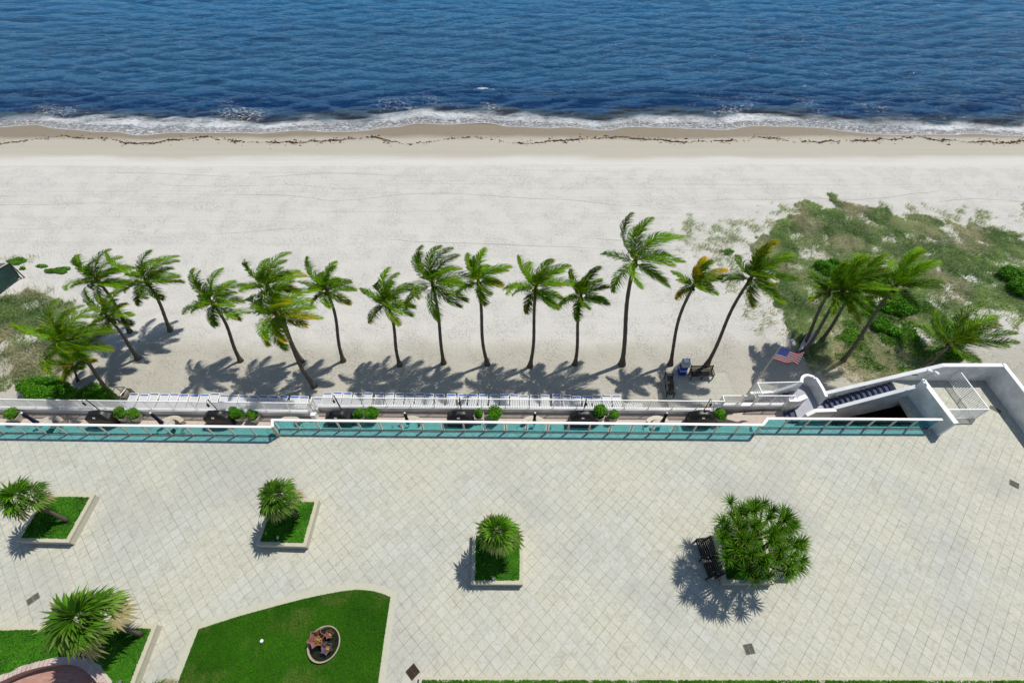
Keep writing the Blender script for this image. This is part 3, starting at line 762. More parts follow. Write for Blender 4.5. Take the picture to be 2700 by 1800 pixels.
def coconut(label, base, top, bend=(0, 0), crown=1.0, nf=17, seed=1, yellow=.1, wind=.5, r0=.15, dead=0, group='coconut palms in the sand', name='coconut_palm', rz=0, elevmin=-.22, gaps=None):
    rng = np.random.default_rng(seed)
    bx, by = base; bz = float(sand_z(np.array(bx), np.array(by))); B = np.array([bx, by, bz]); C = np.array(top, float)
    t = thing(name, label, 'palm tree', (bx, by, bz), group)
    N = 22; pts = []; rad = []
    for i in range(N + 1):
        u = i / N; p = B + (C - B) * u
        p[0] += bend[0] * math.sin(math.pi * u) + bend[1] * math.sin(2 * math.pi * u)
        pts.append(p); rad.append(r0 * (.62 + .9 * math.exp(-u * 22) + .22 * (1 - u)) * (1 + .05 * math.sin(i * 2.4)))
    pts[0][2] -= .15
    MB().tube(pts, rad, 10).build('trunk', M['bark'], t, smooth=True)
    ax = unit(pts[-1] - pts[-3])
    # crown shaft with brown leaf sheaths and a few nuts
    cs = MB(); cs.tube([pts[-1] - ax * .1, pts[-1] + ax * .15, pts[-1] + ax * .55], [rad[-1] * 1.15, rad[-1] * 1.45, rad[-1] * .5], 8)
    for k in range(6):
        a = rng.uniform(0, 6.28); c = pts[-1] + ax * .02 + np.array([math.cos(a), math.sin(a), -.25]) * .17
        cs.lathe(c, [(.01, -.08), (.065, -.04), (.075, 0), (.055, .06), (.01, .08)], 7)
    cs.build('crown_shaft', M['twig'], t, smooth=True)
    O = pts[-1] + ax * .45
    nf = nf - 1 if nf > 12 else nf
    for k in range(nf):
        u = k / max(1, nf - 1)
        phi = k * 2.39996 + rng.normal(0, .22) + seed
        el = 1.30 - (1.30 - elevmin) * u ** .85 + rng.normal(0, .10)
        if gaps and any(abs((phi - g_ + math.pi) % (2 * math.pi) - math.pi) < .35 for g_ in gaps) and u > .4: continue
        L = 2.38 * crown * rng.uniform(.85, 1.12) * (.8 + .3 * math.sin(math.pi * min(1, u + .25)))
        old = u > .72
        tint = 0 if not old else yellow * rng.uniform(.2, 1.3)
        if rng.random() < yellow * .35: tint = max(tint, yellow)
        V, F, S, T, rp_ = frond(None, O - ax * .32 * u, phi, el, L, rng, wind * (1.45 if not old else 1.0), min(tint, 1), 1.0 + .35 * u, leafl=.84 * crown ** .5)
        o = npmesh('frond', V, F, M['frond'], t, {'shade': S, 'tint': T})
        if tint > .45: o['label'] = 'yellowing older frond'
        st = MB(); st.tube(rp_, [.03 * (1 - .8 * i / len(rp_)) + .004 for i in range(len(rp_))], 4, cap=False)
        st.build('frond_stem', M['rachis'], o) if False else None
        sv = np.array(st.v, np.float32) - np.array(t['_loc'], np.float32)
        # stem joined into the frond mesh
        me = o.data; nb = len(V)
        allV = np.concatenate([np.asarray(V, np.float32) - np.array(t['_loc'], np.float32), sv])
        fs = [tuple(f) for f in F] + [tuple(i + nb for i in f) for f in st.f]
        me2 = bpy.data.meshes.new('frond'); me2.from_pydata(allV.tolist(), [], fs)
        for nm_, val, dv in (('shade', S, .9), ('tint', T, .35)):
            at = me2.attributes.new(nm_, 'FLOAT', 'POINT'); at.data.foreach_set('value', np.concatenate([np.asarray(val, np.float32), np.full(len(sv), dv, np.float32)]))
        me2.materials.append(M['frond']); me2.update(); o.data = me2; bpy.data.meshes.remove(me)
    return t

def palm_top(bpx, tpx, lean=.11, h=None):
    tpx = (tpx[0] + (bpx[0] - tpx[0]) * .05, tpx[1] + (bpx[1] - tpx[1]) * .055)
    B = G(*bpx, SAND); Z = H - SAND
    gy = G(tpx[0], tpx[1], H - 1)[1]; gx = G(tpx[0], tpx[1], H - 1)[0]
    hh = h if h is not None else (Z * 0 + (Z * gy - B[1])) / (gy + lean)
    c = ((Z - hh) * gx, (Z - hh) * gy, SAND + hh)
    return B, c
PALMS = [
 # base px, trunk-top px, lean, height, bend, crown, nf, yellow, wind, label
 ((348, 880), (262, 742), .11, None, (.1, -.05), 1.02, 17, .10, .55, 'leaning coconut palm behind the left pair, its crown overlapping the next one to the right'),
 ((453, 876), (388, 742), .11, None, (.15, -.05), 1.08, 18, .08, .55, 'coconut palm with big windswept crown, second in the far left rank of the beach'),
 ((368, 950), (287, 838), .11, None, (.1, -.05), .85, 13, .35, .5, 'small coconut palm with yellow lower fronds between the two big left palms'),
 ((301, 1046), (178, 900), .11, None, (.1, -.1), 1.1, 18, .15, .5, 'large leaning coconut palm rooted behind the hedge next to the wire cart'),
 ((209, 1006), (193, 965), .1, 1.7, (0, 0), .62, 8, .95, .3, 'stunted young palm with orange and lime fronds behind the hedge'),
 ((635, 952), (562, 797), .11, None, (.12, -.1), 1.0, 16, .15, .4, 'slender leaning palm standing alone left of the twin crowned pair'),
 ((795, 952), (704, 752), .11, None, (.0, -.1), .98, 16, .30, .5, 'rear palm of the crossing pair, its crown showing above the front one'),
 ((829, 1019), (728, 826), .11, None, (-.15, -.1), 1.2, 20, .42, .55, 'front palm of the crossing pair with broad yellow-green crown, rooted close to the loungers'),
 ((905, 951), (862, 762), .11, None, (.08, -.1), .85, 14, .40, .5, 'curved palm with a small yellow tipped crown just right of the crossing pair'),
 ((1054, 963), (1022, 798), .11, None, (.05, -.08), .92, 15, .12, .4, 'short palm with a neat round crown, left neighbour of the tall straight palm'),
 ((1170, 958), (1141, 746), .11, None, (.05, -.05), 1.2, 17, .06, .5, 'straight palm with wide dark green crown left of the centre line'),
 ((1286, 962), (1261, 738), .11, None, (-.12, -.08), .82, 14, .45, .45, 'thin palm with small crown and golden lower fronds right of the straight dark palm'),
 ((1397, 966), (1413, 756), .11, None, (.1, .06), 1.02, 17, .14, .4, 'palm with full spreading crown and reddish heart, rooted at the middle of the sand'),
 ((1516, 961), (1531, 781), .11, None, (.0, .06), .85, 14, .08, .5, 'slim upright palm just left of the tallest palm, with lopsided crown'),
 ((1640, 961), (1674, 683), .11, None, (-.12, .08), 1.3, 15, .03, .55, 'tallest coconut palm with swollen foot and open dark crown'),
 ((1768, 961), (1829, 747), .11, None, (-.3, .06), .72, 12, .8, .45, 'thin curved palm with rusty orange lower fronds left of the park benches'),
 ((1863, 963), (1981, 728), .11, None, (-.12, .1), 1.08, 18, .32, .55, 'long leaning palm with yellow tipped crown behind the facing bench'),
 ((2108, 925), (2186, 768), .11, None, (0, .06), .9, 11, .12, .5, 'dark trunked palm rooted behind the white board, smallest crown of the dune clump'),
 ((2113, 938), (2224, 764), .11, None, (0, .06), 1.15, 19, .22, .6, 'full crowned palm whose trunk crosses the white board behind the flag'),
 ((2160, 905), (2262, 752), .11, None, (0, .06), 1.05, 13, .10, .6, 'inner palm of the dune clump, its trunk deep in the bushes'),
 ((2217, 957), (2362, 752), .11, None, (0, .08), 1.12, 14, .10, .55, 'rightmost palm of the dune clump with an open crown of dark upright fronds'),
]
for i, (b_, t_, ln, hh, bend, cr, nf, yl, wd, lab) in enumerate(PALMS):
    B, C = palm_top(b_, t_, ln, hh)
    coconut(lab, B, C, bend, cr, nf, 30 + i, yl, wd, r0=.19 if i == 14 else (.09 if i == 4 else .15))
# squat palm behind the white wall on the far right: wind blown to the right
B = G(2440, 966, SAND); B = (B[0] - .3, B[1] + .1)
p = G3(2503, 912, -2.0)
coconut('low palm with long fronds swept right, leaning out behind the white boundary wall', (p.x - 1.7, p.y - 1.2), (p.x, p.y, -2.0), (0, 0), 1.5, 15, 77, .10, .8, elevmin=-.0)

# ================================================================ FAN PALMS AND OTHER PLANTS
def fan_leaf(acc, base, d, pet, rad, rng, tint=0.0, nseg=24, droop=.28, wd=.030):
    """palmate leaf: petiole then a pleated fan of blades"""
    V, F, S, T = acc
    d = unit(np.array(d, float)); q = np.array(base) + d * pet; q[2] -= .10 * pet
    sd = unit(np.cross(d, [0, 0, 1.0])) if abs(d[2]) < .98 else np.array([1.0, 0, 0]); upv = unit(np.cross(sd, d))
    nd = unit(d + np.array([0, 0, -.35]))
    sh0 = rng.uniform(.1, .9)
    # petiole
    b = len(V); wv = sd * .014
    V += [np.array(base) - wv, np.array(base) + wv, q + wv, q - wv]; F += [(b, b + 1, b + 2), (b, b + 2, b + 3)]; S += [.9] * 4; T += [.15] * 4
    for k in range(nseg):
        a = -2.1 + 4.2 * (k + rng.uniform(.2, .8)) / nseg
        r = rad * (.72 + .28 * math.cos(a * .55)) * rng.uniform(.8, 1.12)
        dv = unit(nd * math.cos(a) + sd * math.sin(a) + upv * (.16 * (1 if k % 2 else -1) * .4 + .10))
        pv = unit(np.cross(dv, upv)); m = q + dv * r * .58
        e = m + unit(dv + np.array([0.12, 0, -1.0]) * droop * rng.uniform(.6, 1.7)) * r * .45
        b = len(V); ww = wd * r / .5
        V += [q, m + pv * ww, m - pv * ww, e]; F += [(b, b + 1, b + 2), (b + 2, b + 1, b + 3)]
        sh = min(1, max(0, sh0 + rng.normal(0, .15)))
        S += [sh] * 4; T += [tint, tint, tint, min(1, tint + .45 * (rng.random() < .35))]
def fan_palm(label, base, zb, top, nl, rad, seed, name='fan_palm', dead=.12, scale=1.0):
    rng = np.random.default_rng(seed)
    t = thing(name, label, 'palm tree', (base[0], base[1], zb), 'fan palms in the plaza planters')
    B = np.array([base[0], base[1], zb]); C = np.array(top, float)
    pts = [B + (C - B) * u + np.array([.04 * math.sin(u * 6), 0, 0]) for u in np.linspace(0, 1, 8)]
    MB().tube(pts, [.12, .10, .09, .09, .09, .10, .13, .10], 8).build('trunk', M['bark'], t, smooth=True)
    green = ([], [], [], []); dry = ([], [], [], [])
    leaves = []
    for k in range(nl):
        u = k / (nl - 1); phi = k * 2.39996 + rng.normal(0, .2); el = 1.35 - 2.05 * u ** .9 + rng.normal(0, .1)
        d = (math.cos(phi) * math.cos(el), math.sin(phi) * math.cos(el), math.sin(el))
        isdry = u > 1 - dead * .6
        acc = ([], [], [], [])
        fan_leaf(acc, C + np.array([0, 0, .12 - .3 * u]), d, scale * (.14 + .55 * u) * rng.uniform(.75, 1.15), rad * rng.uniform(.85, 1.1), rng, .85 if isdry else .05 * rng.random() + .12 * (u > .6), droop=.35 + .6 * u)
        o = npmesh('fan_leaf', acc[0], acc[1], M['fan'], t, {'shade': acc[2], 'tint': acc[3]})
        if isdry: o['label'] = 'dry brown fan leaf'
    return t

def leaf_cloud(name, centers, radii, n, size, mat, parent=None, rng=None, zmin=None, flat=1.0, tint=.0, top_only=False):
    """n small leaves spread through lumpy ellipsoids"""
    rng = rng or RNG; centers = np.array(centers, float); radii = np.array(radii, float)
    w_ = (radii[:, 0] * radii[:, 1]); idx = rng.choice(len(centers), n, p=w_ / w_.sum())
    d = rng.normal(0, 1, (n, 3)); d /= np.linalg.norm(d, axis=1)[:, None]
    if top_only: d[:, 2] = np.abs(d[:, 2])
    r = rng.random(n) ** .33 * (.82 + .3 * fbm(d[:, 0] * 2.1 + idx * 3.1, d[:, 1] * 2.1 + d[:, 2] * 1.7, 3, 4))
    P = centers[idx] + d * radii[idx] * r[:, None]
    if zmin is not None: P[:, 2] = np.maximum(P[:, 2], zmin + rng.random(n) * .05)
    nrm = d * .6 + rng.normal(0, .5, (n, 3)); nrm[:, 2] += .55; nrm /= np.linalg.norm(nrm, axis=1)[:, None]
    a = rng.normal(0, 1, (n, 3)); u = np.cross(nrm, a); u /= np.linalg.norm(u, axis=1)[:, None]; v = np.cross(nrm, u)
    s = size * rng.uniform(.65, 1.3, n)[:, None]
    V = np.stack([P - u * s, P + v * s * .55 + nrm * s * .12, P + u * s, P - v * s * .55 + nrm * s * .12], 1).reshape(-1, 3)
    b = np.arange(n)[:, None] * 4
    F = np.concatenate([b + [0, 1, 2], b + [0, 2, 3]])
    sh = np.clip(fbm(P[:, 0] * 3, P[:, 1] * 3 + P[:, 2] * 3, 3, 8) + rng.normal(0, .16, n), 0, 1)
    tn = np.clip(tint + rng.normal(0, .12, n), 0, 1)
    return npmesh(name, V, F, mat, parent, {'shade': np.repeat(sh, 4), 'tint': np.repeat(tn, 4)})

def shrub(name, label, cat, loc, r, hgt, n, size, mat='hedge', lumps=9, group=None, seed=1, tint=0.0):
    rng = np.random.default_rng(seed); x, y, z = loc
    t = thing(name, label, cat, loc, group)
    cs = []; rs = []
    rx, ry = r if hasattr(r, '__len__') else (r, r)
    for k in range(lumps):
        a = rng.uniform(0, 6.28); q = math.sqrt(rng.random()) * .72
        cs.append((x + math.cos(a) * rx * q, y + math.sin(a) * ry * q, z + hgt * rng.uniform(.35, .68))); m = rng.uniform(.38, .6)
        rs.append((rx * m, ry * m, hgt * rng.uniform(.3, .5)))
    leaf_cloud('foliage', cs, rs, n, size, M[mat], t, rng, zmin=z + .03, tint=tint)
    st = MB()
    for c in cs[:6]: st.tube([(x + (c[0] - x) * .15, y + (c[1] - y) * .15, z - .05), ((x + c[0]) / 2, (y + c[1]) / 2, z + hgt * .25), c], [.025, .018, .008], 5)
    st.build('stems', M['twig'], t)
    return t

# ---- raised stone planters of the plaza
PH = .47
def ring_planter(label, poly, h, wall=.26, n_leaf=9000, name='raised_planter', group='raised stone planters on the plaza', seed=3):
    cx = sum(p[0] for p in poly) / len(poly); cy = sum(p[1] for p in poly) / len(poly)
    t = thing(name, label, 'planter', (cx, cy, 0), group)
    def inset(poly, w_):
        n = len(poly); res = []; ar = sum(poly[i][0] * poly[(i + 1) % n][1] - poly[(i + 1) % n][0] * poly[i][1] for i in range(n)); sg = 1 if ar > 0 else -1
        for i in range(n):
            p0 = Vector((*poly[i - 1], 0)); p1 = Vector((*poly[i], 0)); p2 = Vector((*poly[(i + 1) % n], 0))
            d1 = (p1 - p0).normalized(); d2 = (p2 - p1).normalized(); n1 = Vector((-d1.y, d1.x, 0)) * sg; n2 = Vector((-d2.y, d2.x, 0)) * sg
            m = (n1 + n2).normalized(); k = w_ / max(.3, m.dot(n1)); res.append((p1.x + m.x * k, p1.y + m.y * k))
        return res
    def ring(mb, o, i, z0, z1):
        n = len(o)
        for k in range(n):
            kk = (k + 1) % n
            vs = [(*o[k], z0), (*o[kk], z0), (*i[kk], z0), (*i[k], z0), (*o[k], z1), (*o[kk], z1), (*i[kk], z1), (*i[k], z1)]
            mb.add(vs, [(0, 1, 5, 4), (2, 3, 7, 6), (4, 5, 6, 7), (3, 2, 1, 0)])
    body = MB(); ring(body, inset(poly, .025), inset(poly, wall - .02), .002, h - .07); body.build('planter_wall', M['stone'], t)
    cap = MB(); ring(cap, poly, inset(poly, wall), h - .07, h); cap.build('coping', M['stone'], t)
    inn = inset(poly, wall - .01); MB().prism(inn, .01, h - .12).build('soil', M['soil'], t)
    rng = np.random.default_rng(seed)
    inn = inset(poly, wall - .07)
    xs_ = [p[0] for p in inn]; ys_ = [p[1] for p in inn]
    area = (max(xs_) - min(xs_)) * (max(ys_) - min(ys_)); n = int(n_leaf * area)
    px_ = rng.uniform(min(xs_), max(xs_), n); py_ = rng.uniform(min(ys_), max(ys_), n); k = inpoly(px_, py_, inn); px_ = px_[k]; py_ = py_[k]; n = len(px_)
    pz_ = h - .06 + .10 * fbm(px_ * 3, py_ * 3, 3, 2) + rng.uniform(-.07, .05, n)
    P = np.stack([px_, py_, pz_], -1)
    nrm = rng.normal(0, .45, (n, 3)); nrm[:, 2] = 1; nrm /= np.linalg.norm(nrm, axis=1)[:, None]
    a = rng.normal(0, 1, (n, 3)); u = np.cross(nrm, a); u /= np.linalg.norm(u, axis=1)[:, None]; v = np.cross(nrm, u); s = rng.uniform(.028, .055, n)[:, None]
    V = np.stack([P - u * s, P + v * s * .6, P + u * s, P - v * s * .6], 1).reshape(-1, 3); F = np.arange(n * 4).reshape(-1, 4)
    sh = np.clip(fbm(px_ * 1.7, py_ * 1.7, 4, 5) + rng.normal(0, .2, n), 0, 1)
    npmesh('ground_cover', V, F, M['cover_plant'], t, {'shade': np.repeat(sh, 4), 'tint': np.repeat(np.clip(rng.normal(0, .08, n), 0, 1), 4)})
    return t
def quad_planter(label, pxs, seed): return ring_planter(label, [G(x, y, PH) for x, y in pxs], PH, seed=seed)
quad_planter('stone planter nearest the left edge, its fan palm leaning over the far corner', [(116, 1300), (250.6, 1301.4), (179.8, 1429.5), (42, 1426.5)], 3)
quad_planter('square stone planter with a single fan palm, north of the lawn', [(716, 1312), (841, 1314.5), (806.5, 1440.7), (674, 1436.5)], 4)
quad_planter('narrow stone planter with a fan palm, between the lawn and the benches', [(1247, 1401), (1379.7, 1401.4), (1379.7, 1540), (1241.6, 1539)], 5)
quad_planter('stone planter hidden under the many-headed plant with benches around it', [(1886, 1401), (2016, 1400), (2044, 1538), (1908, 1538)], 6)
# large planter in the lower left with a curved brick alcove
arc_px = [(-140, 1862), (-70, 1822), (0, 1789), (60, 1763), (118, 1747), (172, 1740), (214, 1747), (245, 1768), (272, 1800), (292, 1850), (300, 1905)]
tp = ring_planter('large corner planter in the lower left with a curved brick bay cut into it', [G(x, y, PH) for x, y in [(-160, 1650), (415, 1643.8), (352, 1805), (322, 1905)] + [(x + 12, y) for x, y in arc_px[::-1]]], PH, n_leaf=8500, seed=8)
al = thing('alcove_wall', 'curved low brick wall around the round paved bay', 'wall', G3(120, 1800, 0), None)
sm = [Vector((*G(x, y, PH - .02), 0)) for x, y in arc_px]
q = []
for i in range(len(sm) - 1):
    p0 = sm[max(i - 1, 0)]; p1 = sm[i]; p2 = sm[i + 1]; p3 = sm[min(i + 2, len(sm) - 1)]
    q += interpolate_bezier(p1, p1 + (p2 - p0) / 6, p2 - (p3 - p1) / 6, p2, 6)[:-1]
q.append(sm[-1]); b = MB(); c = MB()
poly_wall(b, [(p.x, p.y) for p in q], [PH + .03] * len(q), [0.002] * len(q), .24, c, .012)
b.build('wall_body', M['alcove'], al); c.build('coping', brick_mat('pink_capstones', A(220, 205, 195), A(205, 180, 170), A(160, 140, 130), .2, 3), al)
tag(MB().prism([(p.x, p.y) for p in q] + [(q[0].x, q[-1].y)], .001, .008).build('bay_paving', M['alcove']), 'round pink brick paving inside the bay', kind='structure')
# long hedge planter at the bottom
x0, yT = G(1106, 1782, .3); x1 = 29.3
ring_planter('long low planter of clipped hedge along the bottom edge of the photo', [(x0, yT - 2.2), (x1, yT - 2.2), (x1, yT - .03), (x0, yT)], .3, wall=.2, n_leaf=4200, name='hedge_planter', group=None, seed=9)

# ---- fan palms
def fp(label, tpx, h, off, nl, rad, seed, **k):
    top = G3(*tpx, PH + h); fan_palm(label, (top.x + off[0], top.y + off[1]), PH - .12, top, int(nl * .64), rad * 1.22, seed, **k)
fp('fan palm leaning out over the far corner of the left edge planter', (50, 1308), 2.45, (.75, -.35), 28, .64, 21, dead=.25)
fp('round headed fan palm in the square planter north of the lawn', (727, 1308), 2.5, (.15, -.1), 27, .60, 22)
fp('fan palm with pale ragged skirt in the narrow middle planter', (1312, 1400), 2.5, (0, -.05), 27, .60, 23, dead=.22)
fp('largest fan palm, windswept over the lower left planter', (212, 1626), 2.75, (.95, -.25), 40, .76, 24, dead=.25, scale=1.35)
fp('fan palm at the bottom edge of the photo with only its tips showing', (385, 1846), .9, (0, -.1), 12, .5, 25, dead=.4)

# ---- many-headed plant (rosettes of strap leaves on branching stems)
rng = np.random.default_rng(50)
cx, cy = G(1990, 1478, PH)
t = thing('screw_pine', 'big many-headed plant with spiky rosettes in the bench planter', 'shrub', (cx, cy, PH - .12))
crown_c = G3(2003, 1420, 2.85); heads = []
hx = [(1,0)] 
for k in range(54):
    a = k * 2.39996; q = math.sqrt((k + .5) / 54)
    x = crown_c.x + math.cos(a) * q * 1.92 + rng.normal(0, .1); y = crown_c.y + math.sin(a) * q * 1.68 + rng.normal(0, .1)
    z = 2.2 + 1.25 * math.sqrt(max(0, 1 - (q * .95) ** 2)) + rng.normal(0, .12)
    if k in (7, 16): continue
    heads.append((x, y, z, .52 if k != 30 else .74))
heads.append((crown_c.x + .95, crown_c.y + .55, 3.6, .74))
br = MB(); base = Vector((cx, cy, PH - .15))
forks = [Vector((cx + .75 * math.cos(a), cy + .65 * math.sin(a) + .15, 1.7)) for a in np.linspace(0, 6.28, 8)[:-1]]
for f in forks: br.tube([base, base + (f - base) * .5 + Vector((0, 0, .05)), f], [.11, .08, .07], 7)
for (x, y, z, r) in heads:
    e = Vector((x, y, z)); f = min(forks, key=lambda q: (q - e).length); br.tube([f, (f + e) / 2 + Vector((0, 0, .08)), e], [.06, .045, .04], 6)
br.build('branches', M['twig'], t, smooth=True)
for (x, y, z, r) in heads:
    V = []; F = []; S = []; T = []
    out_ = unit(np.array([x - crown_c.x, y - crown_c.y, 1.6])); sh0 = rng.uniform(.2, .8)
    for k in range(46):
        u = k / 46; el = 1.4 - 1.75 * u + rng.normal(0, .1); phi = k * 2.39996
        d = np.array([math.cos(phi) * math.cos(el), math.sin(phi) * math.cos(el), math.sin(el)]); d = unit(d + out_ * .35)
        L = r * rng.uniform(.8, 1.2); q = np.array([x, y, z]); m = q + d * L * .6; e = m + unit(d + np.array([.08, 0, -.25 - .4 * u])) * L * .5
        wv = unit(np.cross(d, [0, 0, 1.0]) + 1e-4) * .017; b = len(V)
        V += [q - wv, q + wv, m + wv, m - wv, e]; F += [(b, b + 1, b + 2), (b, b + 2, b + 3), (b + 3, b + 2, b + 4)]
        sh = min(1, max(0, sh0 + rng.normal(0, .15))); S += [sh] * 5; T += [0, 0, 0, 0, .5 * (rng.random() < .4)]
    npmesh('rosette', V, F, M['strapleaf'], t, {'shade': S, 'tint': T})

# ================================================================ LAWN
LAWN = [(524.4, 1657.3), (632, 1623), (744.4, 1592.3), (800, 1578), (851.6, 1567), (900, 1558), (935.8, 1554), (960, 1554.5), (985.5, 1557.8), (1008, 1564), (1029.5, 1573), (1012, 1690), (997, 1800), (984, 1900), (425, 1900), (469, 1800), (496, 1730)]
lp = [G(x, y) for x, y in LAWN]
def offset(poly, w_):
    n = len(poly); res = []; ar = sum(poly[i][0] * poly[(i + 1) % n][1] - poly[(i + 1) % n][0] * poly[i][1] for i in range(n)); sg = 1 if ar > 0 else -1
    for i in range(n):
        p0 = Vector((*poly[i - 1], 0)); p1 = Vector((*poly[i], 0)); p2 = Vector((*poly[(i + 1) % n], 0))
        n1 = Vector((-(p1 - p0).y, (p1 - p0).x, 0)).normalized() * sg; n2 = Vector((-(p2 - p1).y, (p2 - p1).x, 0)).normalized() * sg
        m = (n1 + n2).normalized(); k = w_ / max(.4, m.dot(n1)); res.append((p1.x + m.x * k, p1.y + m.y * k))
    return res
bo = offset(lp, -.30); n = len(lp); bm_ = MB()
bm_.add([(*p, .006) for p in bo] + [(*p, .006) for p in lp], [(i, (i + 1) % n, n + (i + 1) % n, n + i) for i in range(n)])
def border_mat():
    t = NT('lawn_edging'); co = t.coord(); sp = t.n('SeparateXYZ'); t.put(sp.inputs[0], co)
    s = t.math('ADD', t.math('MULTIPLY', sp.outputs[0], 1.9), t.math('MULTIPLY', sp.outputs[1], 1.9))
    ln = t.mr(t.math('FRACT', s), 0, .035, .7, 0); c = t.mix(t.noise(co, 3, 5, .7), A(198, 196, 172), A(216, 215, 198))
    c = t.mix(ln, c, A(150, 148, 128)); return t.done(t.principled(c, .85, .2))
tag(bm_.build('lawn_edging', border_mat()), 'pale stone edging around the lawn', kind='structure')
tag(MB().add([(*p, .010) for p in lp], [tuple(range(n))]).build('lawn_soil', M['lawnbase']), kind='structure')
xs_ = [p[0] for p in lp]; ys_ = [max(p[1], -.6) for p in lp]; rg = np.random.default_rng(5)
n = 260000
x = rg.uniform(min(xs_), max(xs_), n); y = rg.uniform(-.8, max(ys_), n); k = inpoly(x, y, offset(lp, .0)); x = x[k]; y = y[k]; n = len(x)
a = rg.uniform(0, 6.28, n); hgt = rg.uniform(.03, .06, n); wd = .010
tn = rg.normal(0, .022, (n, 2)); tn[:, 0] += .01
V = np.stack([np.stack([x - np.cos(a) * wd, y - np.sin(a) * wd, np.full(n, .01)], -1), np.stack([x + np.cos(a) * wd, y + np.sin(a) * wd, np.full(n, .01)], -1), np.stack([x + tn[:, 0], y + tn[:, 1], .01 + hgt], -1)], 1).reshape(-1, 3)
M['turf'] = leafmat('turf', (.032, .17, .006, 1), (.12, .39, .016, 1), (.28, .36, .08, 1), .6, .25)
sh = np.clip(.05 + fbm(x * .8, y * .8, 4, 12) * .9 + rg.normal(0, .16, n), 0, 1); tt = np.clip((fbm(x * .9, y * .9, 4, 19) - .48) * 3.0, 0, .65)
tag(npmesh('lawn_grass', V, np.arange(n * 3).reshape(-1, 3), M['turf'], None, {'shade': np.repeat(sh, 3), 'tint': np.repeat(tt, 3)}), 'dense mown green grass', 'grass', kind='stuff')

# ================================================================ DUNE VEGETATION
def scatter(name, label, n, polys, dens, size, hgt, mat, seed, tintf=None, shadef=None, lean=.5, bbox=None, wd=.02, cat='dune grass'):
    rg = np.random.default_rng(seed); x0, x1, y0, y1 = bbox
    x = rg.uniform(x0, x1, n); y = rg.uniform(y0, y1, n); z = sand_z(x, y); px, py = proj(x, y, z)
    m = np.zeros(n, bool)
    jx = px + (fbm(x * .45, y * .45, 4, seed) - .5) * 150; jy = py + (fbm(x * .5, y * .5, 4, seed + 5) - .5) * 95
    for p in polys: m |= inpoly(jx, jy, p)
    k = m & (rg.random(n) < dens(x, y, px, py)); x = x[k]; y = y[k]; z = z[k]; n = len(x)
    a = rg.uniform(0, 6.28, n); h = hgt * rg.uniform(.5, 1.4, n) * (.6 + .8 * fbm(x * .8, y * .8, 3, 3)); r = size * rg.uniform(.5, 1.3, n)
    b0 = np.stack([x, y, z - .01], -1); dx = np.stack([np.cos(a), np.sin(a), a * 0], -1)
    off = rg.normal(0, .6, (n, 2)); off[:, 0] += lean
    mid = b0 + np.stack([off[:, 0] * r * .4, off[:, 1] * r * .4, h * .7], -1); tip = b0 + np.stack([off[:, 0] * r * 1.1, off[:, 1] * r * 1.1, h], -1)
    w_ = wd * rg.uniform(.6, 1.3, n)[:, None]
    V = np.stack([b0 - dx * w_, b0 + dx * w_, mid + dx * w_ * .9, mid - dx * w_ * .9, tip], 1).reshape(-1, 3)
    b = np.arange(n)[:, None] * 5; F = np.concatenate([b + [0, 1, 2], b + [0, 2, 3], b + [3, 2, 4]])
    sh = np.clip((shadef(x, y) if shadef else fbm(x * .8, y * .8, 3, 7)) + rg.normal(0, .2, n), 0, 1)
    tn = np.clip((tintf(x, y) if tintf else x * 0) + rg.normal(0, .15, n), 0, 1)
    o = npmesh(name, V, F, M[mat], None, {'shade': np.repeat(sh, 5), 'tint': np.repeat(tn, 5)})
    return tag(o, label, cat, kind='stuff')
RD = [(1975, 660), (2040, 600), (2110, 545), (2200, 535), (2330, 560), (2420, 590), (2520, 590), (2700, 630), (2800, 640), (2800, 850), (2660, 860), (2600, 830), (2570, 900), (2540, 955), (2430, 965), (2330, 985), (2250, 1000), (2190, 975), (2125, 930), (2050, 880), (2090, 830), (2030, 790), (2050, 720)]
RS = [(1770, 640), (1830, 580), (1960, 590), (2060, 555), (2150, 540), (2400, 540), (2560, 545), (2800, 555), (2800, 700), (2300, 720), (2200, 900), (2230, 1000), (2120, 960), (2020, 930), (1960, 890), (1950, 790), (1850, 760), (1870, 700)]
scatter('dune_grass', 'thick grey-green dune grass covering the dune on the right', 900000, [RD], lambda x, y, px, py: np.clip((fbm(x * .5, y * .5, 4, 21) - .25) * 4.5, .10, 1) * np.clip((fbm(x * 1.6, y * 1.6, 3, 51) - .18) * 4, .3, 1), .26, .18, 'grass', 61,
        tintf=lambda x, y: np.clip((fbm(x * .35, y * .35, 3, 33) - .42) * 2.4, 0, .85), shadef=lambda x, y: np.clip((fbm(x * .6, y * .6, 4, 27) - .3) * 1.8, 0, 1), bbox=(7, 58, 17.3, 46))
scatter('sparse_dune_grass', 'sparse wiry tufts of grass at the fringe of the right dune', 230000, [RS], lambda x, y, px, py: np.clip((fbm(x * 1.1, y * 1.1, 4, 22) - .47) * 5, .0, 1) * .9, .34, .25, 'grass', 62,
        tintf=lambda x, y: np.clip(.15 + (fbm(x * .5, y * .5, 3, 34) - .4) * 1.5, 0, .8), lean=.7, bbox=(7, 58, 17.3, 48), wd=.016)
LD = [(-150, 790), (0, 775), (60, 765), (140, 765), (175, 800), (205, 870), (268, 850), (275, 885), (225, 925), (180, 960), (150, 1010), (60, 1000), (20, 1030), (-20, 1062), (-150, 1062)]
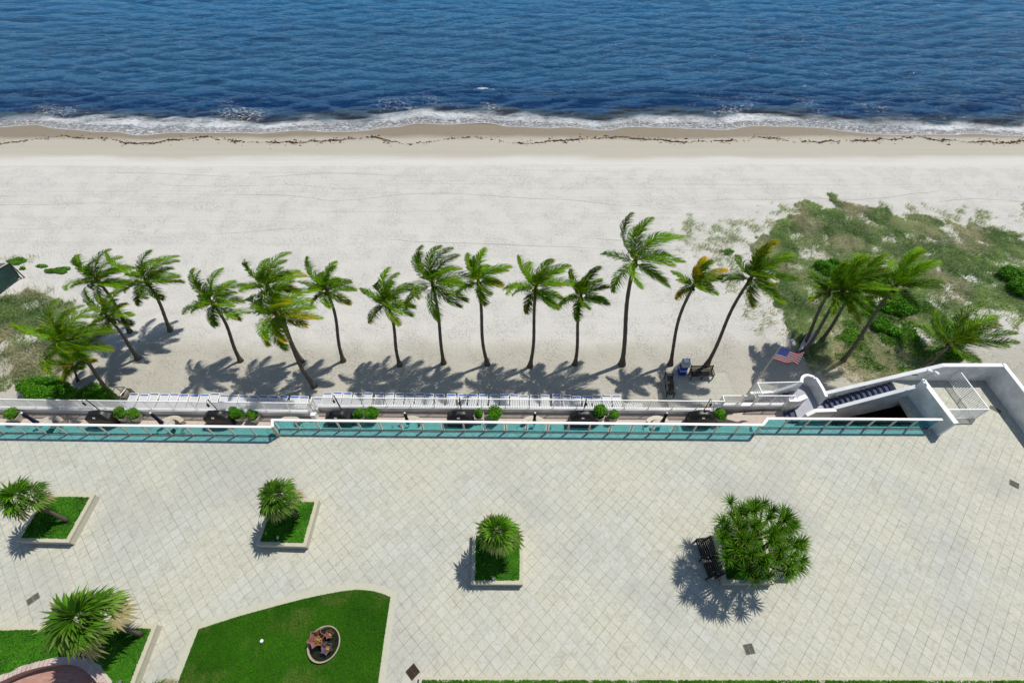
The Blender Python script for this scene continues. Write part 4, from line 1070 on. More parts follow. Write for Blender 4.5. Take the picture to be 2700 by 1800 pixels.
scatter('dune_grass', 'dry olive dune grass filling the ground left of the leaning palms', 170000, [LD], lambda x, y, px, py: np.clip((fbm(x * .6, y * .6, 4, 23) - .30) * 4.5, .06, 1), .30, .24, 'grass', 63,
        tintf=lambda x, y: np.clip((fbm(x * .4, y * .4, 3, 35) - .35) * 1.9, 0, .75), shadef=lambda x, y: np.clip((fbm(x * .6, y * .6, 4, 28) - .3) * 1.8, 0, 1), bbox=(-46, -20, 16.8, 30))
LS = [(-100, 700), (20, 660), (50, 640), (110, 650), (110, 690), (60, 720), (150, 760), (120, 790), (-100, 790)]
scatter('sparse_dune_grass', 'thin wispy tufts beside the green tarp shelter', 30000, [LS], lambda x, y, px, py: np.clip((fbm(x * 1.2, y * 1.2, 4, 24) - .45) * 4, 0, 1) * .7, .42, .35, 'grass', 64, tintf=lambda x, y: x * 0 + .35, bbox=(-52, -26, 22, 33), wd=.014)
GV = [(2290, 800), (2400, 780), (2520, 800), (2560, 870), (2530, 960), (2420, 965), (2330, 985), (2250, 960), (2240, 880)]
scatter('dune_creeper', 'bright green creeping leaves in the lower part of the right dune', 80000, [GV], lambda x, y, px, py: np.clip((fbm(x * .7, y * .7, 4, 29) - .42) * 6, 0, 1), .16, .20, 'vine', 66, bbox=(20, 40, 17.3, 27), wd=.05, lean=0, cat='creeping plants')
# creeping mats (each patch its own plant)
def mat_patch(label, px, rx, ry, n, seed, mat='vine', hgt=.22, name='creeping_plant', lumps=7, size=.055):
    p = G3(px[0], px[1], SAND + .1); z = float(sand_z(np.array(p.x), np.array(p.y)))
    return shrub(name, label, 'plant', (p.x, p.y, z), (rx, ry), hgt, n, size, mat, lumps, 'green plants growing on the dunes', seed)
mat_patch('round bright green mat nearest the corner of the green tarp', (46, 690), .85, .5, 2600, 71)
mat_patch('tiny straggling green plant below the round mat by the tarp', (63, 708), .28, .22, 300, 72)
mat_patch('small thin green plant lying between the two larger mats', (108, 702), .5, .22, 600, 73)
mat_patch('elongated bright green mat next to the leftmost palm crown', (154, 713), .95, .45, 3000, 74)
mat_patch('lone bright green tuft on bare sand at the left fringe of the right dune', (1914, 668), .65, .32, 1500, 75)
def bush(label, px, r, h, n, seed, size=.075, mat='hedge'):
    p = G3(px[0], px[1], SAND + h * .4); z = float(sand_z(np.array(p.x), np.array(p.y)))
    return shrub('dune_bush', label, 'bush', (p.x, p.y, z), r, h, n, size, mat, 10, 'round leafy bushes on the right dune', seed)
bush('leafy green bush behind the trunks of the dune palm clump', (2178, 712), (1.15, .9), .8, 6500, 81)
bush('large bright leafy bush left of centre under the open crowned dune palm', (2365, 812), (1.35, 1.2), 1.0, 11000, 82)
bush('dark leafy bush just below the bright one at the foot of the dune palms', (2330, 870), (1.1, .8), .7, 5500, 83)
bush('large dark glossy bush at the right edge of the photo', (2668, 742), (1.8, 1.7), 1.2, 13000, 84)
bush('small bright bush in front of the wall under the swept low palm', (2512, 948), (.8, .35), .5, 2600, 85, .06)
bush('low leafy bush in the middle of the dune right of the bright bush', (2475, 860), (1.0, .7), .5, 3600, 86, .06, 'vine')
bush('low leafy bush in the shade between the leaning dune trunks', (2235, 890), (1.1, .7), .5, 3600, 87, .06, 'vine')
# hedge bushes behind the left fence
for lab, px, r, n, sd_ in (('big glossy hedge bush behind the left fence, nearest the photo edge', (98, 1032), (2.0, 1.0), 15000, 91), ('glossy hedge bush behind the left fence, at the foot of the leaning palm', (240, 1046), (1.3, .75), 9500, 92), ('short glossy bush filling the gap between the two hedge bushes', (168, 1052), (.9, .7), 5000, 93)):
    p = G3(px[0], px[1], SAND + .7); shrub('hedge_bush', lab, 'bush', (p.x, p.y + .1, SAND), r, 1.15, n, .07, 'hedge', 14, 'glossy bushes behind the left fence', sd_)

# ================================================================ SUN LOUNGERS
def lounger(label):
    t = thing('sun_lounger', label, 'sun lounger', (0, 0, 0), 'white sun loungers in two rows behind the fence')
    W, L, hh = .56, 1.68, .33      # origin: head end centre, on the sand; the foot points to -Y
    fr = MB()
    for s in (-1, 1):
        fr.tube([(s * W / 2, -.02, hh + .13), (s * W / 2, -.62, hh), (s * W / 2, -L, hh)], .022, 6)
    for y in (-.02, -.62, -L): fr.tube([(-W / 2, y, hh + (.13 if y > -.1 else 0)), (W / 2, y, hh + (.13 if y > -.1 else 0))], .02, 6)
    fr.build('frame', M['white'], t, world=False)
    for s in (-1, 1):
        for y in (-.35, -L + .25):
            MB().tube([(s * W / 2, y, hh), (s * (W / 2 + .01), y - .03, 0)], .018, 6).build('leg', M['white'], t, world=False)
    st = MB()
    k = 0; y = -.19
    while y > -L + .04:
        zt = hh + .13 * (1 - min(1, (-y) / .62)) + .012
        st.box((0, y, zt), (W - .01, .052, .008)); y -= .060; k += 1
    st.build('straps', M['strap'], t, world=False)
    bs = MB(); bs.box((0, -.10, hh + .135), (W - .005, .08, .012)); bs.build('blue_band', M['stripe'], t, world=False)
    return t
LEFT = [344, 371, 398, 425, 451, 476, 503, 530, 557, 582, 607, 632, 658, 685, 712, 738, 767, 791]
RIGHT = [853, 880, 906, 933, 960, 990, 1016, 1043, 1070, 1096, 1121, 1149, 1178, 1208, 1236, 1263, 1291, 1318, 1345, 1370, 1397, 1425, 1456, 1482, 1508, 1535, 1561, 1587, 1613]
jit = np.random.default_rng(4)
protoL = None
def place_lounger(px, py, label, rz=None):
    global protoL
    if protoL is None: o = protoL = lounger(label)
    else: o = copy_tree(protoL)
    p = G3(px + 12, py, SAND + .47)
    o.location = (p.x, p.y, SAND + .02); o.rotation_euler = (0, 0, R(rz if rz is not None else jit.normal(-1, .9))); o['label'] = label; return o
ords = ['first', 'second', 'third', 'fourth', 'fifth', 'sixth', 'seventh', 'eighth', 'ninth', 'tenth', 'eleventh', 'twelfth', 'thirteenth', 'fourteenth', 'fifteenth', 'sixteenth', 'seventeenth', 'eighteenth', 'nineteenth', 'twentieth', 'twenty-first', 'twenty-second', 'twenty-third', 'twenty-fourth', 'twenty-fifth', 'twenty-sixth', 'twenty-seventh', 'twenty-eighth', 'twenty-ninth']
for i, px in enumerate(LEFT):
    lab = 'white lounger with blue band, %s from the wire cart in the left row' % ords[i]
    if i == 17: lab = 'white lounger with blue band, last of the left row at the fence corner'
    place_lounger(px, 1036.5 + i * .42 + jit.normal(0, .8) - (2.5 if i == 8 else 0), lab, -9 if i == 15 else None)
for i, px in enumerate(RIGHT):
    lab = 'white lounger with blue band, %s from the fence corner in the right row' % ords[i]
    if i == 28: lab = 'white lounger with blue band, last of the right row, beside open sand'
    place_lounger(px, 1033.5 + i * .33 + jit.normal(0, 1.0), lab)
o = place_lounger(827, 1048, 'white lounger set back closer to the fence at the corner gap between the rows')
# two folded footstools behind the fence
for k, px in enumerate((1659, 1683)):
    p = G3(px, 1068, SAND + .35); t = thing('footstool', ('low white strapped footstool just past the last lounger', 'low white strapped footstool farther from the last lounger')[k], 'footstool', (p.x, p.y, SAND), 'low footstools behind the fence')
    m = MB()
    for y in np.arange(-.2, .21, .06): m.box((p.x, p.y + y, SAND + .33), (.52, .05, .01))
    m.build('straps', M['strap'], t)
    m = MB()
    for sx in (-1, 1):
        m.tube([(p.x + sx * .27, p.y - .24, SAND + .32), (p.x + sx * .27, p.y + .24, SAND + .32)], .02, 6)
        for sy in (-1, 1): MB().tube([(p.x + sx * .27, p.y + sy * .2, SAND + .31), (p.x + sx * .28, p.y + sy * .22, SAND)], .016, 6).build('leg', M['white'], t)
    m.build('frame', M['white'], t)

# ================================================================ WIRE CART
p = G3(322, 1040, SAND + .5)
t = thing('wire_cart', 'dark wire cart with stacked frames beside the leaning palm', 'cart', (p.x, p.y, SAND), None)
def crate(mb, c, d, tilt=0):
    x, y, z = c; X, Y, Z_ = d[0] / 2, d[1] / 2, d[2]
    for zz in (0, Z_):
        q = [(x - X, y - Y, z + zz), (x + X, y - Y, z + zz), (x + X, y + Y, z + zz), (x - X, y + Y, z + zz)]
        for i in range(4): mb.bar(q[i], q[(i + 1) % 4], .03)
    for sx in (-1, 1):
        for sy in (-1, 1): mb.bar((x + sx * X, y + sy * Y, z), (x + sx * X, y + sy * Y, z + Z_), .03)
    for k in range(1, 7):
        u = -X + 2 * X * k / 7; mb.bar((x + u, y - Y, z), (x + u, y + Y, z), .014); mb.bar((x + u, y - Y, z), (x + u, y - Y, z + Z_), .012); mb.bar((x + u, y + Y, z), (x + u, y + Y, z + Z_), .012)
    for k in range(1, 5):
        u = -Y + 2 * Y * k / 5; mb.bar((x - X, y + u, z), (x + X, y + u, z), .014)
m = MB(); crate(m, (p.x - .1, p.y, SAND + .18), (.62, .75, .72)); m.build('basket', simple('wire', (.10, .085, .07, 1), .5, .2, 5, metal=.4), t)
m = MB(); crate(m, (p.x + .42, p.y - .05, SAND + .12), (.26, .8, .60)); m.build('side_rack', M['postwood'], t)
m = MB(); m.tube([(p.x + .2, p.y - .5, SAND + .5), (p.x + .3, p.y - .35, SAND + .95), (p.x + .45, p.y + .25, SAND + .95), (p.x + .5, p.y + .4, SAND + .6)], .018, 6); m.build('push_handle', M['steel'], t)
for sx in (-.35, .3):
    for sy in (-.3, .3): MB().tube([(p.x + sx - .02, p.y + sy, SAND + .09), (p.x + sx + .02, p.y + sy, SAND + .09)], .09, 12).build('wheel', M['darkmetal'], t)

# ================================================================ TERRACE: GRILLS, POTS, LAMPS, TABLES
def grill(label, px, seed):
    rng = np.random.default_rng(seed); c = G3(px, 1091, TERR + 1.1); x, y = c.x, 15.47
    t = thing('covered_grill', label, 'covered grill', (x, y, TERR), 'covered barbecue grills along the terrace')
    nx, ny, nz = 16, 8, 9; V = []; F = []
    # draped shape: rows of superellipse rings from the floor to a humped lid
    prof = [(0.0, 1.0, 1.0), (.35, .985, .97), (.72, .98, .95), (.88, .97, .93), (.93, .90, .86), (1.10, .66, .74), (1.24, .54, .54), (1.28, .32, .27)]
    n = 40
    for j_, (z, sx, sy) in enumerate(prof):
        for k in range(n):
            a = 2 * math.pi * k / n; ca, sa = math.cos(a), math.sin(a); e = .32 if j_ < 5 else .55
            rx = .82 * sx * abs(ca) ** e * (1 if ca > 0 else -1); ry = .36 * sy * abs(sa) ** e * (1 if sa > 0 else -1)
            f = 1 + (.022 * math.sin(k * 2.6 + seed) + rng.normal(0, .012)) * (1.4 - z)
            V.append((x + rx * f, y + ry * f, TERR + .02 + z + (rng.normal(0, .012) if j_ > 2 else 0)))
    for j_ in range(len(prof) - 1):
        for k in range(n): F.append((j_ * n + k, j_ * n + (k + 1) % n, (j_ + 1) * n + (k + 1) % n, (j_ + 1) * n + k))
    F.append(tuple(range((len(prof) - 1) * n, len(prof) * n)))
    m = MB(); m.add(V, F); o = m.build('cover', M['cover'], t, smooth=True)
    m = MB()
    # maker's patch on the sloping front of the lid
    m.add([(x - .13, y - .315, TERR + 1.04), (x + .05, y - .315, TERR + 1.04), (x + .05, y - .262, TERR + 1.13), (x - .13, y - .262, TERR + 1.13)], [(0, 1, 2, 3)])
    m.build('white_patch', M['white'], t)
    m = MB(); m.tube([(x - .72, y - .2, TERR + .86), (x - .3, y - .33, TERR + .98), (x + .4, y - .33, TERR + .98), (x + .72, y - .2, TERR + .86)], .012, 5); m.build('cover_seam', M['darkmetal'], t)
    return t
GR = [255, 567, 889, 1211, 1538, 1854]
gl = ['black covered grill nearest the left edge of the photo, beside the blue folded umbrella', 'black covered grill in front of the middle of the left lounger row', 'black covered grill just right of the step in the fence', 'black covered grill between the two single pots near the middle of the terrace', 'black covered grill beside the tallest potted shrub', 'black covered grill at the right end, nearest the white stair walls']
for i, px in enumerate(GR): grill(gl[i], px, 100 + i)
def lamp(label, px, py, n):
    c = G3(px, py, -.12)
    y = 15.98
    # height where the line of sight meets the row of posts
    D = FPX * SN + (py - 900) * CS; zt = H - y / ((FPX * CS - (py - 900) * SN) / D); x = (px - 1350) / D * (H - zt)
    t = thing('lamp_post', label, 'lamp post', (x, y, TERR), 'slim dark hook lamps on the terrace')
    m = MB(); m.tube([(x, y, TERR), (x, y, zt)], .030, 8); m.lathe((x, y, TERR), [(.07, 0), (.07, .02), (.035, .05), (.03, .06)], 10); m.build('pole', M['darkmetal'], t)
    m = MB(); m.tube([(x, y, zt - .02), (x, y - .10, zt + .03), (x, y - .24, zt + .0), (x, y - .27, zt - .10)], .014, 6); m.build('arm', M['darkmetal'], t)
    m = MB(); m.lathe((x, y - .27, zt - .38), [(.02, 0), (.06, .01), (.062, .20), (.045, .27), (.015, .29)], 10); m.build('lamp_head', M['darkmetal'], t)
for lab, px, py in (('hook lamp rising behind the leftmost grill', 221, 1049), ('hook lamp in front of the middle of the left lounger row', 548, 1053), ('hook lamp just right of the step in the fence', 880, 1042), ('hook lamp nearest the middle of the photo', 1211, 1047), ('hook lamp beside the tallest potted shrub', 1546, 1050), ('hook lamp at the right end in front of the red tile patch', 1874, 1051)): lamp(lab, px, py, 0)

def pot(label, px, py, h=.5, r=.34, plant=.42, n=1700, size=.05, seed=1, sides=6, mat='hedge', tall=1.0, tilt=0):
    c = G3(px, py, TERR + h + .25); x, y = c.x, min(c.y, 15.75)
    t = thing('plant_pot', label, 'plant pot', (x, y, TERR), 'stone pots with green plants on the terrace')
    if sides == 4: prof = [(r * .85, 0), (r * 1.25, h), (r * 1.1, h), (r * 1.05, h - .06)]; ph = math.pi / 4
    else: prof = [(r * .72, 0), (r * 1.05, h * .75), (r * 1.08, h), (r * .92, h), (r * .88, h - .06)]; ph = .3
    MB().lathe((x, y, TERR), prof, sides, ph).build('pot', M['pot'], t)
    MB().lathe((x, y, TERR + h - .08), [(r * .8, 0), (r * .8, .02)], sides, ph).build('soil', M['soil'], t)
    rng = np.random.default_rng(seed); cs = []; rs = []
    for k in range(6):
        a = rng.uniform(0, 6.28); q = rng.uniform(.1, .5) * plant; cs.append((x + q * math.cos(a), y + q * math.sin(a), TERR + h + plant * tall * rng.uniform(.25, .85))); m = plant * rng.uniform(.5, .75); rs.append((m, m, m * .8 * tall))
    leaf_cloud('foliage', cs, rs, n, size, M[mat], t, rng, zmin=TERR + h * .85)
    st = MB()
    for c_ in cs: st.tube([(x, y, TERR + h - .1), ((x + c_[0]) / 2, (y + c_[1]) / 2, TERR + h + .1), c_], [.02, .014, .006], 5)
    st.build('stems', M['twig'], t)
pot('pot with sprawling plant and tall white slab side, at the far left of the terrace', 32, 1084, seed=1, plant=.46, sides=4, mat='vine')
pot('wide leafy plant of the left touching pair beside the leftmost grill', 317, 1086, seed=2, plant=.46, mat='vine')
pot('bushy plant in a hexagonal pot, right of the touching pair by the leftmost grill', 350, 1089, seed=3, plant=.42, mat='vine')
pot('taller dark shrub of the pair beside the second grill', 625, 1084, seed=4, plant=.45, tall=1.25, n=2100)
pot('rounded low plant of the pair beside the second grill', 665, 1092, seed=5, plant=.36, mat='vine')
pot('dark leafy shrub of the pair beside the third grill', 944, 1082, seed=6, plant=.42, sides=4, n=1700)
pot('round bright bush of the pair beside the third grill', 979, 1084, seed=7, plant=.50, n=2500)
pot('small shrub in a square pot next to the central grill', 1263, 1085, seed=8, plant=.34, sides=4, n=1300)
pot('round bright bush standing apart from the central grill', 1304, 1090, seed=9, plant=.50, n=2500, h=.4)
pot('tallest potted shrub of the terrace, beside the fifth grill', 1582, 1078, seed=10, plant=.48, tall=1.6, n=3000)
pot('squat plant in a square pot right of the tallest potted shrub', 1618, 1089, seed=11, plant=.40, sides=4, mat='vine', n=1800)
pot('bright round bush beside the last grill at the right end', 1899, 1085, seed=12, plant=.44, n=2100, h=.45)

def patio(lab, px, py, col, umb=True, seed=0):
    zt = TERR + .72
    c = G3(px, 1124, zt); x, y = c.x, c.y
    t = thing('round_table', 'round glass topped table ' + lab, 'table', (x, y, TERR), 'round tables of the terrace')
    MB().lathe((x, y, zt - .025), [(.50, 0), (.53, .012), (.53, .03), (.50, .03), (.49, .012)], 32).build('rim', M['cream'], t)
    MB().lathe((x, y, zt - .013), [(.49, 0), (.49, .010)], 32).build('table_top', M['pot'], t)
    for k in range(4):
        a = k * math.pi / 2 + .7; MB().tube([(x + .42 * math.cos(a), y + .42 * math.sin(a), zt - .02), (x + .34 * math.cos(a), y + .34 * math.sin(a), TERR)], .017, 6).build('leg', M['cream'], t)
    if umb:
        u = thing('closed_umbrella', col[1] + lab, 'umbrella', (x, y, TERR), 'closed umbrellas on the terrace')
        m = MB(); m.tube([(x, y, TERR), (x, y, TERR + 2.42)], .02, 8); m.build('pole', M['darkmetal'], u)
        MB().lathe((x, y, TERR), [(.24, 0), (.24, .05), (.06, .09), (.03, .16)], 16).build('base', M['darkmetal'], u)
        ms = MB(); ms.lathe((x, y, TERR + 1.15), [(.15, 0), (.13, .1), (.10, .45), (.085, .75), (.11, .95), (.06, 1.18), (.02, 1.22)], 16, rmul=lambda k: 1.0 if k % 2 else .62); ms.build('folded_canopy', M[col[0]], u, smooth=True)
        MB().lathe((x, y, TERR + 2.36), [(.055, 0), (.06, .02), (.045, .06), (.01, .08)], 10).build('finial', M['white'], u)
    # curved bench behind the table
    b = thing('curved_bench', 'cream curved bench behind the round table ' + lab, 'bench', (x, y + .55, TERR), 'curved benches of the terrace')
    def arcpoly(r0, r1, a0, a1, n=12):
        A0 = [(x + r1 * math.cos(a), y + .05 + r1 * math.sin(a)) for a in np.linspace(a0, a1, n)]; B_ = [(x + r0 * math.cos(a), y + .05 + r0 * math.sin(a)) for a in np.linspace(a1, a0, n)]
        return A0 + B_
    m = MB(); N = 10
    aa = np.linspace(R(38), R(142), N + 1)
    for i in range(N):
        q = [(x + r * math.cos(a), y + r * math.sin(a)) for r, a in ((.68, aa[i]), (.95, aa[i]), (.95, aa[i + 1]), (.68, aa[i + 1]))]; m.prism(q, TERR + .40, TERR + .44)
    m.build('seat', M['cream'], b)
    for a in (R(45), R(90), R(135)): MB().prism([(x + r * math.cos(a + s), y + r * math.sin(a + s)) for r, s in ((.70, -.04), (.93, -.04), (.93, .04), (.70, .04))], TERR, TERR + .40).build('leg', M['cream'], b)
    for sx in (-1, 1):
        cx_ = x + sx * .82; cy_ = y - .12
        ch = thing('patio_chair', '%s hand chair of the round table %s' % ('left' if sx < 0 else 'right', lab), 'chair', (cx_, cy_, TERR), 'patio chairs of the terrace')
        MB().box((cx_, cy_, TERR + .42), (.42, .42, .03)).build('seat', M['cream'], ch)
        m = MB(); m.tube([(cx_ + sx * .21, cy_ - .2, TERR + .42), (cx_ + sx * .27, cy_ - .2, TERR + .82), (cx_ + sx * .27, cy_ + .2, TERR + .82), (cx_ + sx * .21, cy_ + .2, TERR + .42)], .016, 6)
        for q in (-.1, 0, .1): m.bar((cx_ + sx * .215, cy_ + q, TERR + .43), (cx_ + sx * .27, cy_ + q, TERR + .82), .03, .012)
        m.build('backrest', M['cream'], ch)
        for ax in (-.19, .19):
            for ay in (-.19, .19): MB().tube([(cx_ + ax, cy_ + ay, TERR + .41), (cx_ + ax * 1.1, cy_ + ay * 1.1, TERR)], .014, 6).build('leg', M['cream'], ch)
patio('at the left end of the terrace', 112, 1110, ('navy', 'folded royal blue umbrella rising from the table '), seed=1)
patio('beside the touching pots', 437, 1110, ('navy', 'folded navy umbrella rising from the table '), seed=2)
patio('at the step in the glass railing', 752, 1110, ('navy', ''), umb=False, seed=3)
patio('right of the third grill and its bushes', 1079, 1110, ('blackcloth', 'folded black umbrella rising from the table '), seed=4)
patio('near the middle of the terrace', 1408, 1110, ('blackcloth', 'folded black umbrella rising from the table '), seed=5)
patio('between the squat pot and the last grill', 1741, 1110, ('blackcloth', 'folded black umbrella rising from the table '), seed=6)

# ================================================================ BENCHES
def bench(label, o, ang, zb, L=1.85, group='dark slatted park benches', flatarms=True):
    """sits along local X, faces local -Y"""
    t = thing('park_bench', label, 'bench', (o[0], o[1], zb), group)
    T = Matrix.Translation((o[0], o[1], zb)) @ Matrix.Rotation(ang, 4, 'Z')
    def P(x, y, z): return T @ Vector((x, y, z))
    m = MB()
    for k in range(5): m.bar(P(-L / 2, -.22 + k * .10, .43 + .005 * k), P(L / 2, -.22 + k * .10, .43 + .005 * k), .08, .03)
    m.build('seat', M['benchwood'], t)
    m = MB()
    for k in range(4): m.bar(P(-L / 2, .25 + .035 * k, .52 + k * .115), P(L / 2, .25 + .035 * k, .52 + k * .115), .03, .085)
    m.build('backrest', M['benchwood'], t)
    for x in (-L / 2 + .04, 0, L / 2 - .04):
        m = MB(); m.bar(P(x, -.24, 0), P(x, -.24, .43), .06, .06); m.bar(P(x, .22, 0), P(x, .38, .93), .06, .06); m.bar(P(x, -.26, .40), P(x, .26, .40), .055, .05)
        m.build('leg_frame', M['darkmetal'], t)
        if x:
            m = MB(); m.bar(P(x, -.24, .43), P(x, -.24, .66), .045, .045); m.bar(P(x, -.30, .67), P(x, .28, .66), .07, .035); m.build('armrest', M['darkmetal'], t)
    return t
zb = SAND + .14
p = G3(1851, 984, zb + .45); bench('dark park bench facing the terrace, in front of the long leaning palm', (p.x, p.y + .0), 0, zb, 1.62)
p = G3(1767, 1014, zb + .45); bench('dark park bench seen end on at the left side of the paver pad', (p.x, p.y), R(83), zb, 1.62)
# benches around the many-headed plant
p1 = G3(1864, 1470, .45); bench('dark bench on the left side of the many-headed plant, half in its shade', (p1.x, p1.y), R(-83), 0.0, 1.75, 'dark benches around the plaza planter')
p1 = G3(1975, 1386, .45); bench('dark bench hidden behind the many-headed plant, its end showing at the upper left', (p1.x - .45, p1.y), R(180), 0.0, 1.75, 'dark benches around the plaza planter')
p1 = G3(2066, 1465, .45); bench('dark bench under the right edge of the many-headed plant', (p1.x, p1.y), R(90), 0.0, 1.75, 'dark benches around the plaza planter')

# ---- blue beach bin / folded wheel chair beside the benches
p = G3(1797, 985, SAND + .1)
t = thing('beach_chair', 'upright blue fabric beach chair with white hood beside the benches', 'beach chair', (p.x, p.y, SAND))
m = MB(); m.box((p.x, p.y + .05, SAND + .35), (.5, .5, .5)); m.build('blue_body', M['blue'], t, bevel=.04)
m = MB(); m.box((p.x + .0, p.y + .1, SAND + .85), (.50, .42, .46)); m.build('fabric_back', M['blue'], t, bevel=.04)
m = MB(); m.box((p.x, p.y + .08, SAND + .602), (.51, .515, .02)); m.build('white_piping', M['white'], t)
m = MB(); m.prism([(p.x - .27, p.y - .17), (p.x + .27, p.y - .17), (p.x + .30, p.y + .32), (p.x - .24, p.y + .32)], SAND + 1.085, [SAND + 1.40, SAND + 1.40, SAND + 1.52, SAND + 1.52]); m.build('hood', simple('grey_hood', A(200, 200, 205), .6, .1, 4), t)
m = MB(); m.box((p.x, p.y + .1, SAND + 1.52), (.34, .26, .03)); m.build('lid', M['white'], t)
for s in (-.12, .12): MB().lathe((p.x + s, p.y + .26, SAND + 1.5), [(.04, 0), (.05, .03), (.03, .07), (.01, .08)], 8).build('knob', M['white'], t)

# ================================================================ FLAGPOLE AND FLAG
fx = 15.55; fy = 17.25
t = thing('flagpole', 'tall grey flagpole with white ball finial rising behind the picket fence', 'flagpole', (fx, fy, SAND))
D = FPX * SN + (913 - 900) * CS; FZ = H - fy / ((FPX * CS - 13 * SN) / D)
m = MB(); m.tube([(fx, fy, SAND - .2), (fx, fy, SAND + 3), (fx, fy, FZ)], [.065, .055, .03], 10); m.build('pole', M['steel'], t)
MB().lathe((fx, fy, FZ), [(.012, 0), (.05, .04), (.06, .08), (.045, .13), (.01, .15)], 12).build('finial', M['white'], t)
m = MB(); m.bar((fx + .07, fy, SAND + 1), (fx + .04, fy, FZ - .05), .008); m.build('halyard', M['white'], t)
# flag: union with fifty stars, thirteen stripes; one draped surface, every colour its own part
HO, FLY = 1.06, 1.72
Z0 = FZ - .20
def fpnt(u, v):
    """u along the fly 0-1, v down the hoist 0-1"""
    w1 = math.sin(u * 7.5 + v * 1.4) * .10 * u ** .6 + math.sin(u * 15 + v * 3.0) * .035 * u
    x = fx + .05 + FLY * u * (.93 - .05 * v)
    y = fy + w1 - .10 * u - .18 * u * v
    z = Z0 - HO * v * (1 - .12 * u) - .42 * u ** 1.3 - .10 * math.sin(u * 5 + v) * u
    return Vector((x, y, z))
fl = thing('flag', 'american flag with stars and stripes flying from the pole', 'flag', (fx, fy, Z0))
def fpatch(name, u0, u1, v0, v1, mat, nu=40, nv=2):
    m = MB(); V = [fpnt(u0 + (u1 - u0) * i / nu, v0 + (v1 - v0) * j_ / nv) for j_ in range(nv + 1) for i in range(nu + 1)]
    m.add(V, [(j_ * (nu + 1) + i, j_ * (nu + 1) + i + 1, (j_ + 1) * (nu + 1) + i + 1, (j_ + 1) * (nu + 1) + i) for j_ in range(nv) for i in range(nu)])
    return m.build(name, mat, fl, smooth=True)
def cloth(name, col):
    tt_ = NT(name); p_ = tt_.principled(col, .8, .1); tr_ = tt_.n('BsdfTranslucent'); tr_.inputs[0].default_value = col; mx_ = tt_.n('MixShader'); mx_.inputs[0].default_value = .3
    tt_.t.links.new(p_.outputs[0], mx_.inputs[1]); tt_.t.links.new(tr_.outputs[0], mx_.inputs[2]); return tt_.done(mx_)
RED = cloth('flag_red', (.58, .02, .04, 1)); WHT = cloth('flag_white', (.72, .72, .72, 1)); BLU = cloth('flag_blue', (.03, .07, .42, 1))
for k in range(13):
    fpatch('stripe', .40 if k < 7 else 0, 1, k / 13, (k + 1) / 13, RED if k % 2 == 0 else WHT)
fpatch('union', 0, .40, 0, 7 / 13, BLU, 16, 7)
ms = MB()
for r_ in range(9):
    for c_ in range(6 if r_ % 2 == 0 else 5):
        uu = .40 * (2 * c_ + (1 if r_ % 2 == 0 else 2)) / 12; vv = 7 / 13 * (r_ + 1) / 10
        for sgn in (-1, 1):
            V = [fpnt(uu, vv) + Vector((0, sgn * .006, 0))]
            for k in range(10):
                a = math.pi / 2 + k * math.pi / 5; q = (.021 if k % 2 == 0 else .0085)
                V.append(fpnt(uu + q * math.cos(a) / 1.0, vv - q * math.sin(a) * 1.6) + Vector((0, sgn * .006, 0)))
            ms.add(V, [(0, 1 + k, 1 + (k + 1) % 10) for k in range(10)])
tag(ms.build('stars', WHT, fl), kind='stuff') if False else ms.build('stars', WHT, fl)

# ================================================================ WHITE BOARD, TARP SHELTER
zc = [-3.2, -2.1, -2.1, -3.2]
q = [G3(2104, 925, -3.3), G3(2127, 879, -2.5), G3(2160, 874, -2.5), G3(2141, 908, -3.3)]
t = thing('white_board', 'large tilted white board behind the palm trunk and flag', 'board', (q[0].x, q[0].y, SAND))
nrm = (q[1] - q[0]).cross(q[3] - q[0]).normalized() * .04
m = MB(); m.add(q + [v - nrm for v in q], [(0, 1, 2, 3), (7, 6, 5, 4), (0, 4, 5, 1), (1, 5, 6, 2), (2, 6, 7, 3), (3, 7, 4, 0)]); m.build('panel', simple('board_paint', A(205, 205, 215), .6, .15, 2), t)
for v in (q[1], q[2], q[0], q[3]): MB().bar((v.x, v.y, SAND - .1), (v.x, v.y, v.z - .05), .07).build('post', M['postwood'], t)
zt = -2.3
t = thing('tarp_shelter', 'dark green tarp covered shelter at the left edge of the photo', 'shelter', (-34, 26, SAND))
Q = [G3(-150, 800, zt + .1), G3(-150, 708, zt + .1), G3(17, 692, zt), G3(24, 695, zt), G3(-20, 735, zt - .05)]
e1 = G3(24, 694, zt); e2 = G3(53, 731, SAND + .25); e3 = G3(-2, 776, SAND + .25); e4 = G3(-150, 858, SAND + .3); e5 = G3(-30, 724, zt + .1); e6 = G3(-150, 770, zt + .1); e0 = G3(-150, 690, zt + .1)
m = MB(); N = 12
def strip(a, b, c, d, nu=10, nv=8):
    V = []
    for j_ in range(nv + 1):
        for i in range(nu + 1):
            u, v = i / nu, j_ / nv; p_ = (a * (1 - u) + b * u) * (1 - v) + (d * (1 - u) + c * u) * v
            V.append(p_ + Vector((0, -.1, .08)) * math.sin(u * 9 + v * 2) * math.sin(math.pi * v))
    m.add(V, [(j_ * (nu + 1) + i, j_ * (nu + 1) + i + 1, (j_ + 1) * (nu + 1) + i + 1, (j_ + 1) * (nu + 1) + i) for j_ in range(nv) for i in range(nu)])
strip(e6, e5, e3, e4); strip(e5, e1, e2, e3)
m.build('side_tarp', M['tarp'], t, smooth=True)
m = MB(); m.add([e0, e1, e5, e6, e0 + Vector((0, 0, -.03)), e1 + Vector((0, 0, -.03)), e5 + Vector((0, 0, -.03)), e6 + Vector((0, 0, -.03))], [(0, 1, 2, 3), (4, 7, 6, 5), (0, 4, 5, 1)]); m.build('roof_sheet', simple('grey_roof', (.12, .15, .15, 1), .6, .3, 2), t)
